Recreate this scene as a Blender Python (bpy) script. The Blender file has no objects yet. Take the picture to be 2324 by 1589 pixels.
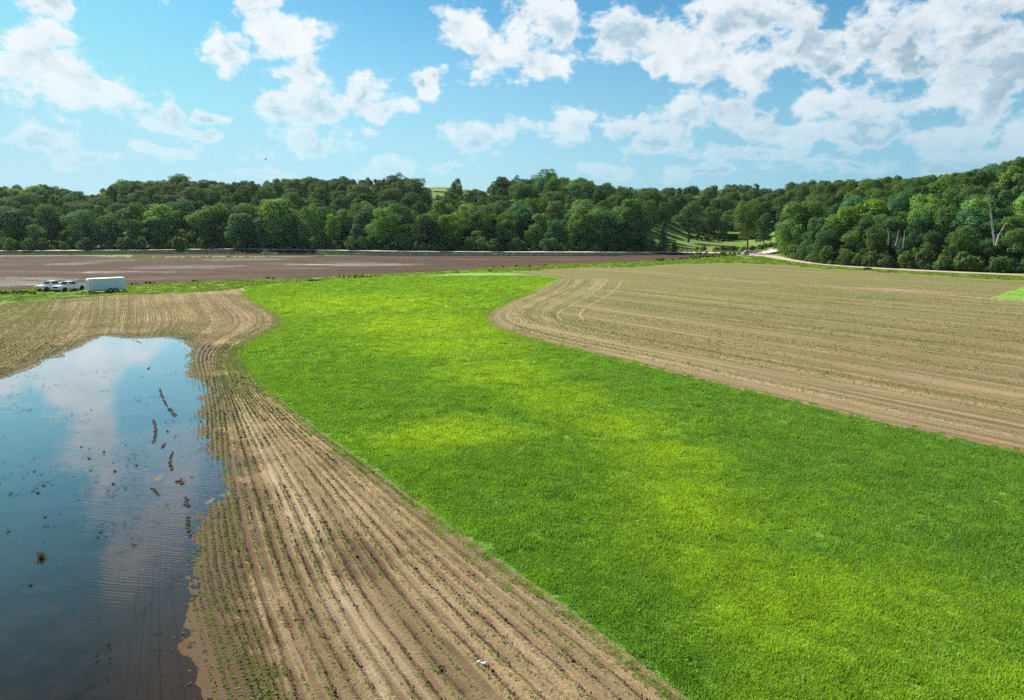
import bpy, math, random
import numpy as np
from mathutils import Vector, Matrix

random.seed(7)
RNG = np.random.default_rng(11)
SC = bpy.context.scene
COL = SC.collection
R = math.radians

# ------------------------------------------------------------------ camera, sky, sun, exposure
CAM_H = 12.0
PITCH = 10.1
FPX = 1569.7          # focal length in px of a 2323 px wide frame
CU, CV = 1161.5, 794.5
SUN_AZ, SUN_EL = -40.0, 41.0

cam_d = bpy.data.cameras.new('camera')
cam_d.sensor_width = 36.0
cam_d.lens = 36.0 * FPX / 2323.0
cam_d.clip_start = 0.5
cam_d.clip_end = 6000.0
cam = bpy.data.objects.new('camera', cam_d)
cam.location = (0, 0, CAM_H)
cam.rotation_euler = (R(90 - PITCH), 0, 0)
COL.objects.link(cam)
SC.camera = cam

SC.view_settings.view_transform = 'Standard'
SC.view_settings.look = 'None'
SC.view_settings.gamma = 1.0
SC.view_settings.exposure = 0.75
SC.view_settings.use_curve_mapping = False
SC.cycles.max_bounces = 6
SC.cycles.diffuse_bounces = 2
SC.cycles.glossy_bounces = 2
SC.cycles.transmission_bounces = 3
SC.cycles.transparent_max_bounces = 8
SC.cycles.volume_bounces = 0
SC.cycles.sample_clamp_indirect = 4.0
SC.cycles.use_denoising = False
SC.cycles.denoiser = 'OPENIMAGEDENOISE'
SC.cycles.denoising_input_passes = 'RGB_ALBEDO_NORMAL'
SC.cycles.denoising_prefilter = 'NONE'

sun_d = bpy.data.lights.new('sun', 'SUN')
sun_d.energy = 5.0
sun_d.angle = R(0.55)
sun_d.color = (1.0, 0.94, 0.83)
sun = bpy.data.objects.new('sun', sun_d)
a_, e_ = R(SUN_AZ), R(SUN_EL)
SUN_DIR = Vector((math.sin(a_) * math.cos(e_), math.cos(a_) * math.cos(e_), math.sin(e_)))
sun.rotation_euler = SUN_DIR.to_track_quat('Z', 'Y').to_euler()
sun.location = (-60, 70, 90)
COL.objects.link(sun)


class NT:
    """small node-tree helper"""
    def __init__(s, tree):
        s.t = tree
        s.n = tree.nodes
        s.l = tree.links

    def node(s, kind, ins=None, **kw):
        nd = s.n.new(kind)
        for k, v in kw.items():
            setattr(nd, k, v)
        if ins:
            for k, v in ins.items():
                s.put(nd.inputs[k], v)
        return nd

    def put(s, sock, v):
        if hasattr(v, 'is_output') and v.is_output:
            s.l.new(v, sock)
        elif hasattr(v, 'outputs'):
            s.l.new(v.outputs[0], sock)
        else:
            if sock.type == 'RGBA' and len(v) == 3:
                v = (*v, 1.0)
            sock.default_value = v

    def math(s, op, a, b=None, c=None, clamp=False):
        nd = s.n.new('ShaderNodeMath')
        nd.operation = op
        nd.use_clamp = clamp
        for i, v in enumerate((a, b, c)):
            if v is not None:
                s.put(nd.inputs[i], v)
        return nd.outputs[0]

    def vmath(s, op, a, b=None, c=None, out=0):
        nd = s.n.new('ShaderNodeVectorMath')
        nd.operation = op
        for i, v in enumerate((a, b, c)):
            if v is not None:
                s.put(nd.inputs[i], v)
        return nd.outputs[out]

    def mix(s, f, a, b, mode='MIX'):
        nd = s.n.new('ShaderNodeMix')
        nd.data_type = 'RGBA'
        nd.blend_type = mode
        s.put(nd.inputs[0], f)
        s.put(nd.inputs[6], a)
        s.put(nd.inputs[7], b)
        return nd.outputs[2]

    def ramp(s, f, lo, hi, a=0.0, b=1.0, smooth=True):
        nd = s.n.new('ShaderNodeMapRange')
        nd.interpolation_type = 'SMOOTHSTEP' if smooth else 'LINEAR'
        for i, v in enumerate((f, lo, hi, a, b)):
            s.put(nd.inputs[i], v)
        return nd.outputs[0]

    def noise(s, vec, scale, detail=4, rough=0.55, dist=0.0, dim='3D'):
        nd = s.n.new('ShaderNodeTexNoise')
        nd.noise_dimensions = dim
        if vec is not None:
            s.put(nd.inputs['Vector'], vec)
        nd.inputs['Scale'].default_value = scale
        nd.inputs['Detail'].default_value = detail
        nd.inputs['Roughness'].default_value = rough
        nd.inputs['Distortion'].default_value = dist
        return nd.outputs['Fac']


def make_world():
    w = bpy.data.worlds.new('World')
    SC.world = w
    w.use_nodes = True
    g = NT(w.node_tree)
    bg = w.node_tree.nodes['Background']
    bg.inputs['Strength'].default_value = 0.053
    sky = g.node('ShaderNodeTexSky', sky_type='NISHITA', sun_disc=False)
    sky.sun_elevation = R(SUN_EL)
    sky.sun_rotation = R(SUN_AZ)
    sky.air_density = 1.0
    sky.dust_density = 0.8
    sky.ozone_density = 1.6
    tint = g.mix(1.0, sky.outputs[0], (0.42, 1.06, 1.24), 'MULTIPLY')
    tint = g.mix(1.0, tint, (5.2, 9.0, 10.8), 'DARKEN')
    tc = g.node('ShaderNodeTexCoord')
    d = g.vmath('NORMALIZE', tc.outputs['Generated'])
    sx = g.node('ShaderNodeSeparateXYZ', {0: d})
    az = g.math('ARCTAN2', sx.outputs[0], sx.outputs[1])
    el = g.math('ARCSINE', sx.outputs[2])
    P = g.node('ShaderNodeCombineXYZ', {0: az, 1: el}).outputs[0]

    def azel(u, v):
        k = (CV - v) / FPX
        p = R(PITCH)
        x, y, z = (u - CU) / FPX, math.cos(p) + k * math.sin(p), -math.sin(p) + k * math.cos(p)
        return math.atan2(x, y), math.atan2(z, math.hypot(x, y))
    # cumulus clumps of the photographed sky: centre and half-axes in degrees follow from these readings
    blobs = [
        (30, 140, 130, 70), (130, 190, 130, 75), (240, 230, 110, 60), (390, 280, 80, 42), (480, 300, 50, 22),
        (115, 12, 55, 26), (60, 330, 150, 28), (180, 365, 120, 20), (370, 335, 70, 18), (500, 262, 55, 16),
        (520, 110, 62, 55), (545, 78, 40, 30), (610, 40, 80, 52), (660, 85, 95, 62), (600, -20, 70, 50), (690, 160, 85, 32),
        (640, 250, 90, 45), (730, 240, 100, 62), (830, 210, 60, 75), (880, 245, 60, 42), (700, 320, 150, 42), (860, 310, 40, 16),
        (1060, 70, 75, 62), (1120, 110, 100, 75), (1180, 60, 60, 70), (1270, 60, 75, 85), (1230, 140, 80, 55), (965, 190, 42, 32), (1000, 165, 35, 20),
        (1080, 320, 95, 52), (1150, 290, 45, 30), (1275, 285, 80, 45), (1010, 385, 45, 14), (870, 385, 70, 22),
        (1420, 75, 85, 65), (1510, 60, 90, 75), (1600, 120, 120, 90), (1690, 60, 130, 80), (1650, 160, 130, 55), (1480, 160, 40, 35), (1760, 130, 90, 45),
        (1430, 285, 75, 50), (1540, 290, 110, 62), (1660, 260, 85, 55), (1730, 245, 35, 25), (1500, 330, 90, 38),
        (1850, 120, 70, 60), (1960, 100, 130, 75), (2080, 60, 150, 88), (2230, 60, 160, 80), (1900, 150, 90, 45), (2100, 130, 150, 50),
        (1850, 230, 90, 60), (1960, 210, 120, 52), (2090, 230, 100, 48), (2230, 210, 130, 80), (2300, 160, 90, 80),
        (1800, 300, 150, 50), (1960, 300, 150, 42), (2150, 305, 120, 45), (2310, 290, 100, 50), (1700, 350, 150, 22), (1950, 368, 170, 22), (2200, 372, 160, 26),
        (1350, 390, 120, 20), (1600, 395, 150, 20), (600, 395, 120, 16),
        # above the frame, seen mirrored in the flooded field
        (900, -220, 160, 60),
        (1400, -160, 170, 60), (1850, -190, 210, 80), (60, -80, 120, 30),
    ]
    # each wisp and billow: warped noise on the blobs
    wv = g.node('ShaderNodeTexNoise', {'Vector': P, 'Scale': 13.0, 'Detail': 4.0, 'Roughness': 0.6})
    warp = g.vmath('SUBTRACT', wv.outputs['Color'], (0.5, 0.5, 0.5))
    Pw = g.vmath('MULTIPLY_ADD', warp, (0.10, 0.06, 0.0), P)
    Pn = g.vmath('MULTIPLY', g.vmath('MULTIPLY_ADD', warp, (0.03, 0.02, 0.0), P), (1.0, 1.35, 1.0))
    n1 = g.noise(Pn, 15.0, 9, 0.62, 0.0)
    n1b = g.noise(g.vmath('ADD', Pn, (-0.010, 0.020, 0.0)), 15.0, 4, 0.60)
    n1c = g.noise(Pn, 15.0, 4, 0.60)
    cur = None
    mirrored = [(290, 1270, 80, 75), (350, 1200, 75, 50), (400, 1140, 55, 60), (330, 1075, 90, 28), (410, 1040, 90, 32), (480, 1010, 60, 40), (250, 1120, 60, 22)]
    for (u, v, ru, rv) in blobs + mirrored:
        a, e = azel(u, v)
        e = abs(e)
        ra = ru * 0.97 / FPX * math.cos(a) ** 1.0
        re = rv / FPX * 0.97
        q = g.vmath('MULTIPLY_ADD', Pw, (1 / ra, 1 / re, 0.0), (-a / ra, -e / re, 0.0))
        dd = g.vmath('LENGTH', q, out=1)
        cur = dd if cur is None else g.math('SMOOTH_MIN', cur, dd, 0.12)
    body = g.math('SUBTRACT', 0.80, cur)                       # >0 inside a clump
    body = g.math('MAXIMUM', body, -1.2)
    # the rest of the sky: a layer of the same cumulus, on a plane far overhead
    zz = g.math('MAXIMUM', sx.outputs[2], 0.03)
    pl = g.vmath('DIVIDE', d, g.node('ShaderNodeCombineXYZ', {0: zz, 1: zz, 2: zz}).outputs[0])
    lay = g.noise(g.vmath('ADD', pl, (5.3, 2.1, 0.0)), 1.15, 7, 0.55)
    lay = g.math('MULTIPLY', g.math('SUBTRACT', lay, 0.57), 6.0)
    out_az = g.ramp(g.math('ABSOLUTE', az), R(38), R(44))
    out_el = g.ramp(el, R(32), R(38))
    outside = g.math('MAXIMUM', out_az, out_el)
    fld = g.math('ADD', g.math('MULTIPLY', body, g.math('SUBTRACT', 1.0, outside)), g.math('MULTIPLY', lay, outside))

    def dens(n):
        return g.math('MULTIPLY_ADD', g.math('SUBTRACT', n, 0.5), 5.0, g.math('MULTIPLY', fld, 1.35))
    d0 = dens(n1)
    wisp = g.noise(g.vmath('MULTIPLY', Pn, (1.0, 1.8, 1.0)), 30.0, 6, 0.7)
    alpha = g.ramp(g.math('ADD', d0, g.math('MULTIPLY_ADD', wisp, 1.1, -0.55)), -0.28, 0.58)
    thick = g.ramp(d0, 0.10, 1.1)
    lit = g.math('MULTIPLY_ADD', g.math('SUBTRACT', n1c, n1b), 7.5, 0.5, clamp=True)
    soft = g.noise(P, 12.0, 6, 0.58)
    big_a = g.noise(P, 7.5, 3, 0.5)
    big_b = g.noise(g.vmath('ADD', P, (-0.012, 0.030, 0.0)), 7.5, 3, 0.5)
    under = g.math('MULTIPLY_ADD', g.math('SUBTRACT', big_b, big_a), 5.5, 0.42, clamp=True)
    shade = g.math('MULTIPLY', thick, g.math('MULTIPLY_ADD', g.ramp(soft, 0.40, 0.64), 0.55, under))
    shade = g.math('MULTIPLY', shade, g.math('SUBTRACT', 1.35, lit), clamp=True)
    # clouds farther from the sun (to the right) show more of their shaded sides
    side = g.ramp(az, R(-14), R(36))
    shade = g.math('MULTIPLY', shade, g.math('MULTIPLY_ADD', side, 0.6, 0.9), clamp=True)
    shade = g.math('MULTIPLY', shade, g.ramp(n1, 0.30, 0.70, 1.25, 0.55), clamp=True)
    bright = g.mix(side, (10.6, 11.0, 11.2), (9.8, 10.4, 10.8))
    dark = g.mix(side, (4.6, 7.1, 8.5), (3.6, 5.3, 6.6))
    ccol = g.mix(shade, bright, dark)
    # low clouds sink into the haze above the horizon
    lowf = g.ramp(el, R(1.5), R(12.0), 0.18, 1.0)
    fac = g.math('MULTIPLY', alpha, g.math('MULTIPLY', lowf, 0.96))
    hz = g.ramp(el, R(-2.0), R(20.0), 0.9, 0.0)
    hazec = g.mix(side, (6.0, 8.9, 10.2), (3.8, 6.7, 8.8))
    # the blue deepens away from the horizon
    tint = g.mix(g.ramp(el, R(13), R(36), 0.0, 1.0), tint, g.mix(1.0, tint, (0.34, 0.50, 0.62), 'MULTIPLY'))
    base = g.mix(hz, tint, hazec)
    col = g.mix(fac, base, ccol)
    g.l.new(col, bg.inputs['Color'])
    w.cycles.sampling_method = 'MANUAL'
    w.cycles.sample_map_resolution = 512


make_world()


# ------------------------------------------------------------------ geometry helpers
def ray(u, v):
    k = (CV - v) / FPX
    p = R(PITCH)
    return (u - CU) / FPX, math.cos(p) + k * math.sin(p), -math.sin(p) + k * math.cos(p)


def G(u, v, z=0.0):
    """reading of the photograph -> point of the place at height z"""
    x, y, dz = ray(u, v)
    t = (z - CAM_H) / dz
    return (x * t, y * t, z)


def at_y(u, y):
    """x of a point at forward distance y that is read at column u (for things near the horizon line)"""
    return (u - CU) / FPX * y * math.cos(R(PITCH)) + 0.0


def top_z(v, y):
    x, yy, dz = ray(CU, v)
    return CAM_H + dz / yy * y


def u_of(x, y):
    return x / y / math.cos(R(PITCH)) * FPX + CU


def tag(o, label=None, cat=None, group=None, kind=None):
    if label: o['label'] = label
    if cat: o['category'] = cat
    if group: o['group'] = group
    if kind: o['kind'] = kind
    return o


def link(name, me, mat=None, parent=None, loc=None):
    o = bpy.data.objects.new(name, me)
    if mat is not None and me is not None and len(me.materials) == 0:
        me.materials.append(mat)
    COL.objects.link(o)
    if parent is not None:
        o.parent = parent
    if loc is not None:
        o.location = loc
    return o


def empty(name, loc, rz=0.0):
    o = bpy.data.objects.new(name, None)
    o.empty_display_size = 0.5
    o.location = loc
    o.rotation_euler = (0, 0, rz)
    COL.objects.link(o)
    return o


def mesh_np(name, V, F, smooth=False):
    """V (n,3), F (m,k) with fixed k"""
    V = np.asarray(V, dtype=np.float32)
    F = np.asarray(F, dtype=np.int32)
    me = bpy.data.meshes.new(name)
    m, k = F.shape
    me.vertices.add(len(V))
    me.vertices.foreach_set('co', V.ravel())
    me.loops.add(m * k)
    me.loops.foreach_set('vertex_index', F.ravel())
    me.polygons.add(m)
    me.polygons.foreach_set('loop_start', np.arange(0, m * k, k, dtype=np.int32))
    me.polygons.foreach_set('loop_total', np.full(m, k, dtype=np.int32))
    if smooth:
        me.polygons.foreach_set('use_smooth', np.ones(m, dtype=bool))
    me.update(calc_edges=True)
    return me


class MB:
    """collects simple solids into one mesh"""
    def __init__(s):
        s.v, s.f, s.sm = [], [], []

    def add(s, vs, fs, smooth=False):
        b = len(s.v)
        s.v += [tuple(p) for p in vs]
        s.f += [tuple(b + i for i in f) for f in fs]
        s.sm += [smooth] * len(fs)
        return s

    def box(s, c, d, rz=0.0, tilt=None):
        M = Matrix.Rotation(rz, 3, 'Z')
        if tilt: M = M @ tilt
        vs = [Vector(c) + M @ Vector((sx * d[0] / 2, sy * d[1] / 2, sz * d[2] / 2)) for sx in (-1, 1) for sy in (-1, 1) for sz in (-1, 1)]
        return s.add(vs, [(0, 1, 3, 2), (4, 6, 7, 5), (0, 4, 5, 1), (2, 3, 7, 6), (0, 2, 6, 4), (1, 5, 7, 3)])

    def prism(s, prof, y0, y1):
        """profile in (x,z) pulled along y"""
        n = len(prof)
        vs = [(x, y0, z) for x, z in prof] + [(x, y1, z) for x, z in prof]
        fs = [(i, (i + 1) % n, n + (i + 1) % n, n + i) for i in range(n)]
        fs += [tuple(range(n - 1, -1, -1)), tuple(range(n, 2 * n))]
        return s.add(vs, fs)

    def tube(s, pts, rad, n=8, cap=True, smooth=True):
        pts = [Vector(p) for p in pts]
        if not hasattr(rad, '__len__'): rad = [rad] * len(pts)
        vs, fs = [], []
        for i, p in enumerate(pts):
            t = (pts[min(i + 1, len(pts) - 1)] - pts[max(i - 1, 0)]).normalized()
            a = t.orthogonal().normalized() if i == 0 else (a - t * a.dot(t)).normalized()
            b = t.cross(a)
            for k in range(n):
                an = 2 * math.pi * k / n
                vs.append(p + (a * math.cos(an) + b * math.sin(an)) * rad[i])
        for i in range(len(pts) - 1):
            for k in range(n):
                fs.append((i * n + k, i * n + (k + 1) % n, (i + 1) * n + (k + 1) % n, (i + 1) * n + k))
        s.add(vs, fs, smooth)
        if cap:
            s.add([vs[k] for k in range(n)], [tuple(range(n - 1, -1, -1))])
            s.add([vs[(len(pts) - 1) * n + k] for k in range(n)], [tuple(range(n))])
        return s

    def disc(s, c, r, w, n=20, rin=0.0, axis='Y'):
        """short cylinder with axis along y"""
        vs = []
        for sy in (-1, 1):
            for k in range(n):
                a = 2 * math.pi * k / n
                vs.append((c[0] + r * math.cos(a), c[1] + sy * w / 2, c[2] + r * math.sin(a)))
        fs = [(k, (k + 1) % n, n + (k + 1) % n, n + k) for k in range(n)]
        s.add(vs, fs, True)
        s.add(vs[:n], [tuple(range(n))])
        s.add(vs[n:], [tuple(range(n - 1, -1, -1))])
        return s

    def build(s, name, mat, parent=None, loc=None, bevel=0.0):
        me = bpy.data.meshes.new(name)
        me.from_pydata(s.v, [], s.f)
        me.polygons.foreach_set('use_smooth', s.sm)
        me.update()
        o = link(name, me, mat, parent, loc)
        if bevel > 0:
            md = o.modifiers.new('bevel', 'BEVEL')
            md.width = bevel
            md.segments = 2
            md.limit_method = 'ANGLE'
        return o


def copy_tree(o, parent=None, loc=None, rz=None):
    c = o.copy()
    COL.objects.link(c)
    if parent is not None: c.parent = parent
    if loc is not None: c.location = loc
    if rz is not None: c.rotation_euler = (0, 0, rz)
    for ch in list(o.children):
        copy_tree(ch, c)
    return c


def scatter(name, pts, rots, scl, sources, mat=None):
    """one 'stuff' object: source meshes instanced on points with geometry nodes"""
    me = bpy.data.meshes.new(name)
    pts = np.asarray(pts, dtype=np.float32)
    n = len(pts)
    me.vertices.add(n)
    me.vertices.foreach_set('co', pts.ravel())
    at = me.attributes.new('rot', 'FLOAT_VECTOR', 'POINT')
    at.data.foreach_set('vector', np.asarray(rots, dtype=np.float32).ravel())
    at = me.attributes.new('scl', 'FLOAT_VECTOR', 'POINT')
    scl = np.asarray(scl, dtype=np.float32)
    if scl.ndim == 1: scl = np.repeat(scl[:, None], 3, 1)
    at.data.foreach_set('vector', scl.ravel())
    at = me.attributes.new('idx', 'INT', 'POINT')
    at.data.foreach_set('value', RNG.integers(0, len(sources), n).astype(np.int32))
    me.update()
    o = link(name, me)
    ng = bpy.data.node_groups.new(name, 'GeometryNodeTree')
    ng.interface.new_socket('Geometry', in_out='INPUT', socket_type='NodeSocketGeometry')
    ng.interface.new_socket('Geometry', in_out='OUTPUT', socket_type='NodeSocketGeometry')
    N, L = ng.nodes, ng.links
    gi, go = N.new('NodeGroupInput'), N.new('NodeGroupOutput')
    ip = N.new('GeometryNodeInstanceOnPoints')
    L.new(gi.outputs[0], ip.inputs['Points'])
    jn = N.new('GeometryNodeGeometryToInstance')
    for s in sources:
        oi = N.new('GeometryNodeObjectInfo')
        oi.inputs['Object'].default_value = s
        oi.inputs['As Instance'].default_value = True
        L.new(oi.outputs['Geometry'], jn.inputs[0])
    if len(sources) > 1:
        # a flat list of instances to pick from
        jg = N.new('GeometryNodeJoinGeometry')
        for lk in list(jn.inputs[0].links):
            src = lk.from_socket
            L.remove(lk)
        for nd in [x for x in N if x.bl_idname == 'GeometryNodeObjectInfo']:
            L.new(nd.outputs['Geometry'], jg.inputs[0])
        L.new(jg.outputs[0], ip.inputs['Instance'])
        N.remove(jn)
        ip.inputs['Pick Instance'].default_value = True
    else:
        oi = [x for x in N if x.bl_idname == 'GeometryNodeObjectInfo'][0]
        L.new(oi.outputs['Geometry'], ip.inputs['Instance'])
        N.remove(jn)

    def attr(nm, ty):
        a = N.new('GeometryNodeInputNamedAttribute')
        a.data_type = ty
        a.inputs[0].default_value = nm
        return [x for x in a.outputs if x.enabled][0]
    L.new(attr('idx', 'INT'), ip.inputs['Instance Index'])
    e2r = N.new('FunctionNodeEulerToRotation')
    L.new(attr('rot', 'FLOAT_VECTOR'), e2r.inputs[0])
    L.new(e2r.outputs[0], ip.inputs['Rotation'])
    L.new(attr('scl', 'FLOAT_VECTOR'), ip.inputs['Scale'])
    L.new(ip.outputs[0], go.inputs[0])
    md = o.modifiers.new('scatter', 'NODES')
    md.node_group = ng
    o['kind'] = 'stuff'
    return o


def src_obj(name, me, mat):
    """mesh kept out of the scene, only instanced by a scatter"""
    me.materials.append(mat)
    return bpy.data.objects.new(name, me)


def inside(P, poly):
    """points (n,2) in polygon"""
    x, y = P[:, 0], P[:, 1]
    c = np.zeros(len(P), bool)
    n = len(poly)
    for i in range(n):
        x1, y1 = poly[i]
        x2, y2 = poly[(i + 1) % n]
        hit = ((y1 > y) != (y2 > y)) & (x < (x2 - x1) * (y - y1) / (y2 - y1 + 1e-12) + x1)
        c ^= hit
    return c


def dist_poly(P, poly, closed=True):
    d = np.full(len(P), 1e9)
    n = len(poly)
    for i in range(n if closed else n - 1):
        a = np.array(poly[i]); b = np.array(poly[(i + 1) % n])
        ab = b - a
        t = np.clip(((P - a) @ ab) / (ab @ ab + 1e-9), 0, 1)
        d = np.minimum(d, np.hypot(*(P - (a + t[:, None] * ab)).T))
    return d


def resample(pts, n, ext0=0.0, ext1=0.0, smooth=2):
    P = np.array(pts, float)
    if ext0: P = np.vstack([P[0] + (P[0] - P[1]) / np.linalg.norm(P[0] - P[1]) * ext0, P])
    if ext1: P = np.vstack([P, P[-1] + (P[-1] - P[-2]) / np.linalg.norm(P[-1] - P[-2]) * ext1])
    for _ in range(smooth):   # corner cutting
        Q = [P[0]]
        for i in range(len(P) - 1):
            Q += [P[i] * .75 + P[i + 1] * .25, P[i] * .25 + P[i + 1] * .75]
        Q.append(P[-1])
        P = np.array(Q)
    s = np.r_[0, np.cumsum(np.linalg.norm(np.diff(P, axis=0), axis=1))]
    t = np.linspace(0, s[-1], n)
    return np.stack([np.interp(t, s, P[:, k]) for k in range(P.shape[1])], 1), t


def gnd(lst, z=0.0):
    return [G(u, v, z)[:2] for u, v in lst]


def sm(a, b, x):
    t = np.clip((np.asarray(x, float) - a) / (b - a), 0, 1)
    return t * t * (3 - 2 * t)


def vnoise(x, y, seed=0):
    """cheap smooth value noise"""
    x = np.asarray(x, float); y = np.asarray(y, float)
    xi, yi = np.floor(x).astype(int), np.floor(y).astype(int)
    fx, fy = x - xi, y - yi
    fx, fy = fx * fx * (3 - 2 * fx), fy * fy * (3 - 2 * fy)

    def h(a, b):
        n = (a * 374761393 + b * 668265263 + seed * 974634777) & 0x7fffffff
        n = ((n ^ (n >> 13)) * 1274126177) & 0x7fffffff
        return (n ^ (n >> 16)) % 100000 / 100000.0
    return (h(xi, yi) * (1 - fx) + h(xi + 1, yi) * fx) * (1 - fy) + (h(xi, yi + 1) * (1 - fx) + h(xi + 1, yi + 1) * fx) * fy


# ------------------------------------------------------------------ terrain
road_pts = [(-500, 569.5, 1.2), (0, 569.5, 1.2), (250, 568.5, 1.3), (400, 566.8, 1.5), (532, 565.2, 1.8), (680, 567.2, 1.6), (913, 570.8, 1.2), (1200, 572.3, 1.0),
            (1452, 572.6, 0.9), (1560, 573.6, 0.6), (1660, 575.0, 0.25), (1720, 576.5, 0.05), (1790, 574.5, 0.1)]
S_OF = lambda u: (u - CU) / FPX * math.cos(R(PITCH))
foot_u = [-300, 0, 400, 700, 1000, 1300, 1480, 1560, 1700, 1770, 1850, 1900, 2000, 2100, 2323, 2700]
foot_y = [324, 324, 331, 326, 317, 316, 316, 340, 340, 280, 236, 222, 208, 198, 182, 150]
rid_u = [-300, 0, 200, 420, 700, 900, 1010, 1100, 1300, 1480, 1600, 1750, 1900, 2100, 2323, 2700]
rid_y = [560, 540, 540, 500, 520, 560, 600, 600, 560, 620, 660, 560, 430, 330, 290, 270]
rid_v = [455, 455, 470, 442, 440, 432, 428, 440, 432, 448, 448, 448, 448, 438, 408, 380]   # ground of the crest


def hill(x, y):
    x = np.asarray(x, float); y = np.asarray(y, float)
    s = x / np.maximum(y, 40.0)
    fu = np.array([S_OF(u) for u in foot_u])
    ru = np.array([S_OF(u) for u in rid_u])
    y0 = np.interp(s, fu, foot_y) + 6
    y1 = np.interp(s, ru, rid_y)
    zr = np.interp(s, ru, [top_z(v, yy) for v, yy in zip(rid_v, rid_y)])
    t = np.clip((y - y0) / (y1 - y0), 0, 1)
    rise = np.where(t < 1, np.sin(t * math.pi / 2) * 0.35 + (t * t * (3 - 2 * t)) * 0.65, 1.0)
    z = zr * rise
    z = z + np.clip(y - y1, 0, 300) * 0.012
    # the small valley with the meadow stays low for longer
    m = np.exp(-((s - S_OF(1640)) / 0.10) ** 2)
    val = np.clip((y - 350) / 110, 0, 1) * 4.5
    low = np.clip((y - 455) / 170, 0, 1)
    z = z * (1 - m) + m * (val + zr * low * low * (3 - 2 * low))
    z = np.where(y > 335 * 0 + y0 - 6, z, 0)
    # the road runs on a low bank above the fields
    ru_ = np.array([S_OF(p[0]) for p in road_pts])
    yr = np.interp(s, ru_, [G(*p)[1] for p in road_pts])
    zb = np.interp(s, ru_, [p[2] for p in road_pts[:-1]] + [0.0]) * np.where(s > ru_[-1], 0, 1)
    k = np.clip((y - (yr - 8.5)) / 3.5, 0, 1)
    z = z + zb * k * (1 - 0.35 * np.clip((y - yr - 8) / 12, 0, 1))
    return np.where((y > 100), z, 0.0)


# ------------------------------------------------------------------ materials
def new_mat(name):
    m = bpy.data.materials.new(name)
    m.use_nodes = True
    g = NT(m.node_tree)
    b = m.node_tree.nodes['Principled BSDF']
    return m, g, b


def simple(name, col, rough=0.5, metal=0.0, grain=0.0, gscale=30.0, spec=0.5, coat=0.0):
    m, g, b = new_mat(name)
    b.inputs['Roughness'].default_value = rough
    b.inputs['Metallic'].default_value = metal
    b.inputs['Specular IOR Level'].default_value = min(spec, 0.08) if rough >= 0.8 else spec
    b.inputs['Coat Weight'].default_value = coat
    tc = g.node('ShaderNodeTexCoord')
    if grain > 0:
        n = g.noise(tc.outputs['Object'], gscale, 5, 0.6)
        k = g.ramp(n, 0.3, 0.7, 1 - grain, 1 + grain * 0.5)
        c = g.vmath('SCALE', col, None)
        nd = c.node
        nd.inputs[0].default_value = col
        g.l.new(k, nd.inputs['Scale'])
        g.l.new(c, b.inputs['Base Color'])
        bp = g.node('ShaderNodeBump', {'Height': n, 'Strength': min(0.5, grain), 'Distance': 0.02})
        g.l.new(bp.outputs[0], b.inputs['Normal'])
    else:
        b.inputs['Base Color'].default_value = (*col, 1)
    return m


def world_pos(g):
    return g.node('ShaderNodeNewGeometry').outputs['Position']


def flat_xy(g, p):
    return g.vmath('MULTIPLY', p, (1, 1, 0))


# bright swathes of the clover field (longer, yellower growth), as readings u, v, half sizes
BRIGHT = [(830, 690, 240, 24, .9), (960, 740, 200, 34, 1.0), (1020, 790, 210, 28, .9), (1130, 850, 160, 34, .9), (1260, 905, 160, 34, .8), (1400, 965, 170, 42, .9), (1500, 1040, 180, 55, .9),
          (1560, 1140, 190, 75, .95), (1640, 1270, 250, 100, .8), (1780, 1400, 310, 120, .9), (2000, 1340, 300, 130, .85), (2180, 1520, 280, 150, .75), (1850, 1540, 330, 110, .7), (1010, 990, 200, 42, 1.0), (1180, 650, 260, 14, .5), (1800, 1150, 260, 60, .35)]


def grass_color(g, p):
    """colour of the green field as a function of place, shared by the sward below and the blades"""
    q = flat_xy(g, p)
    n_w = g.node('ShaderNodeTexNoise', {'Vector': q, 'Scale': 0.11, 'Detail': 5.0})
    qw = g.vmath('MULTIPLY_ADD', g.vmath('SUBTRACT', n_w.outputs['Color'], (0.5, 0.5, 0.5)), (9.0, 9.0, 0.0), q)
    tot = None
    for (u, v, ru, rv, k) in BRIGHT:
        c = G(u, v)
        rx = c[1] * ru / FPX
        ry = (G(u, v - rv)[1] - G(u, v + rv)[1]) / 2
        dd = g.vmath('LENGTH', g.vmath('MULTIPLY_ADD', qw, (1 / rx, 1 / ry, 0.0), (-c[0] / rx, -c[1] / ry, 0.0)), out=1)
        w = g.ramp(dd, 0.25, 1.5, k, 0.0)
        tot = w if tot is None else g.math('MAXIMUM', tot, w)
    n2 = g.noise(q, 0.35, 6, 0.65)
    n3 = g.noise(q, 3.5, 4, 0.7)
    f = g.math('ADD', g.math('MULTIPLY', tot, 0.80), g.math('MULTIPLY_ADD', n2, 0.9, -0.40), clamp=True)
    f = g.math('ADD', f, g.math('MULTIPLY_ADD', n3, 0.5, -0.25), clamp=True)
    sy = g.node('ShaderNodeSeparateXYZ', {0: q}).outputs[1]
    far = g.ramp(sy, 45, 110)
    lo = g.mix(far, (0.150, 0.318, 0.054), (0.195, 0.365, 0.052))
    hi = g.mix(far, (0.325, 0.500, 0.046), (0.315, 0.480, 0.046))
    return g.mix(f, lo, hi), q, n2, n3


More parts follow.
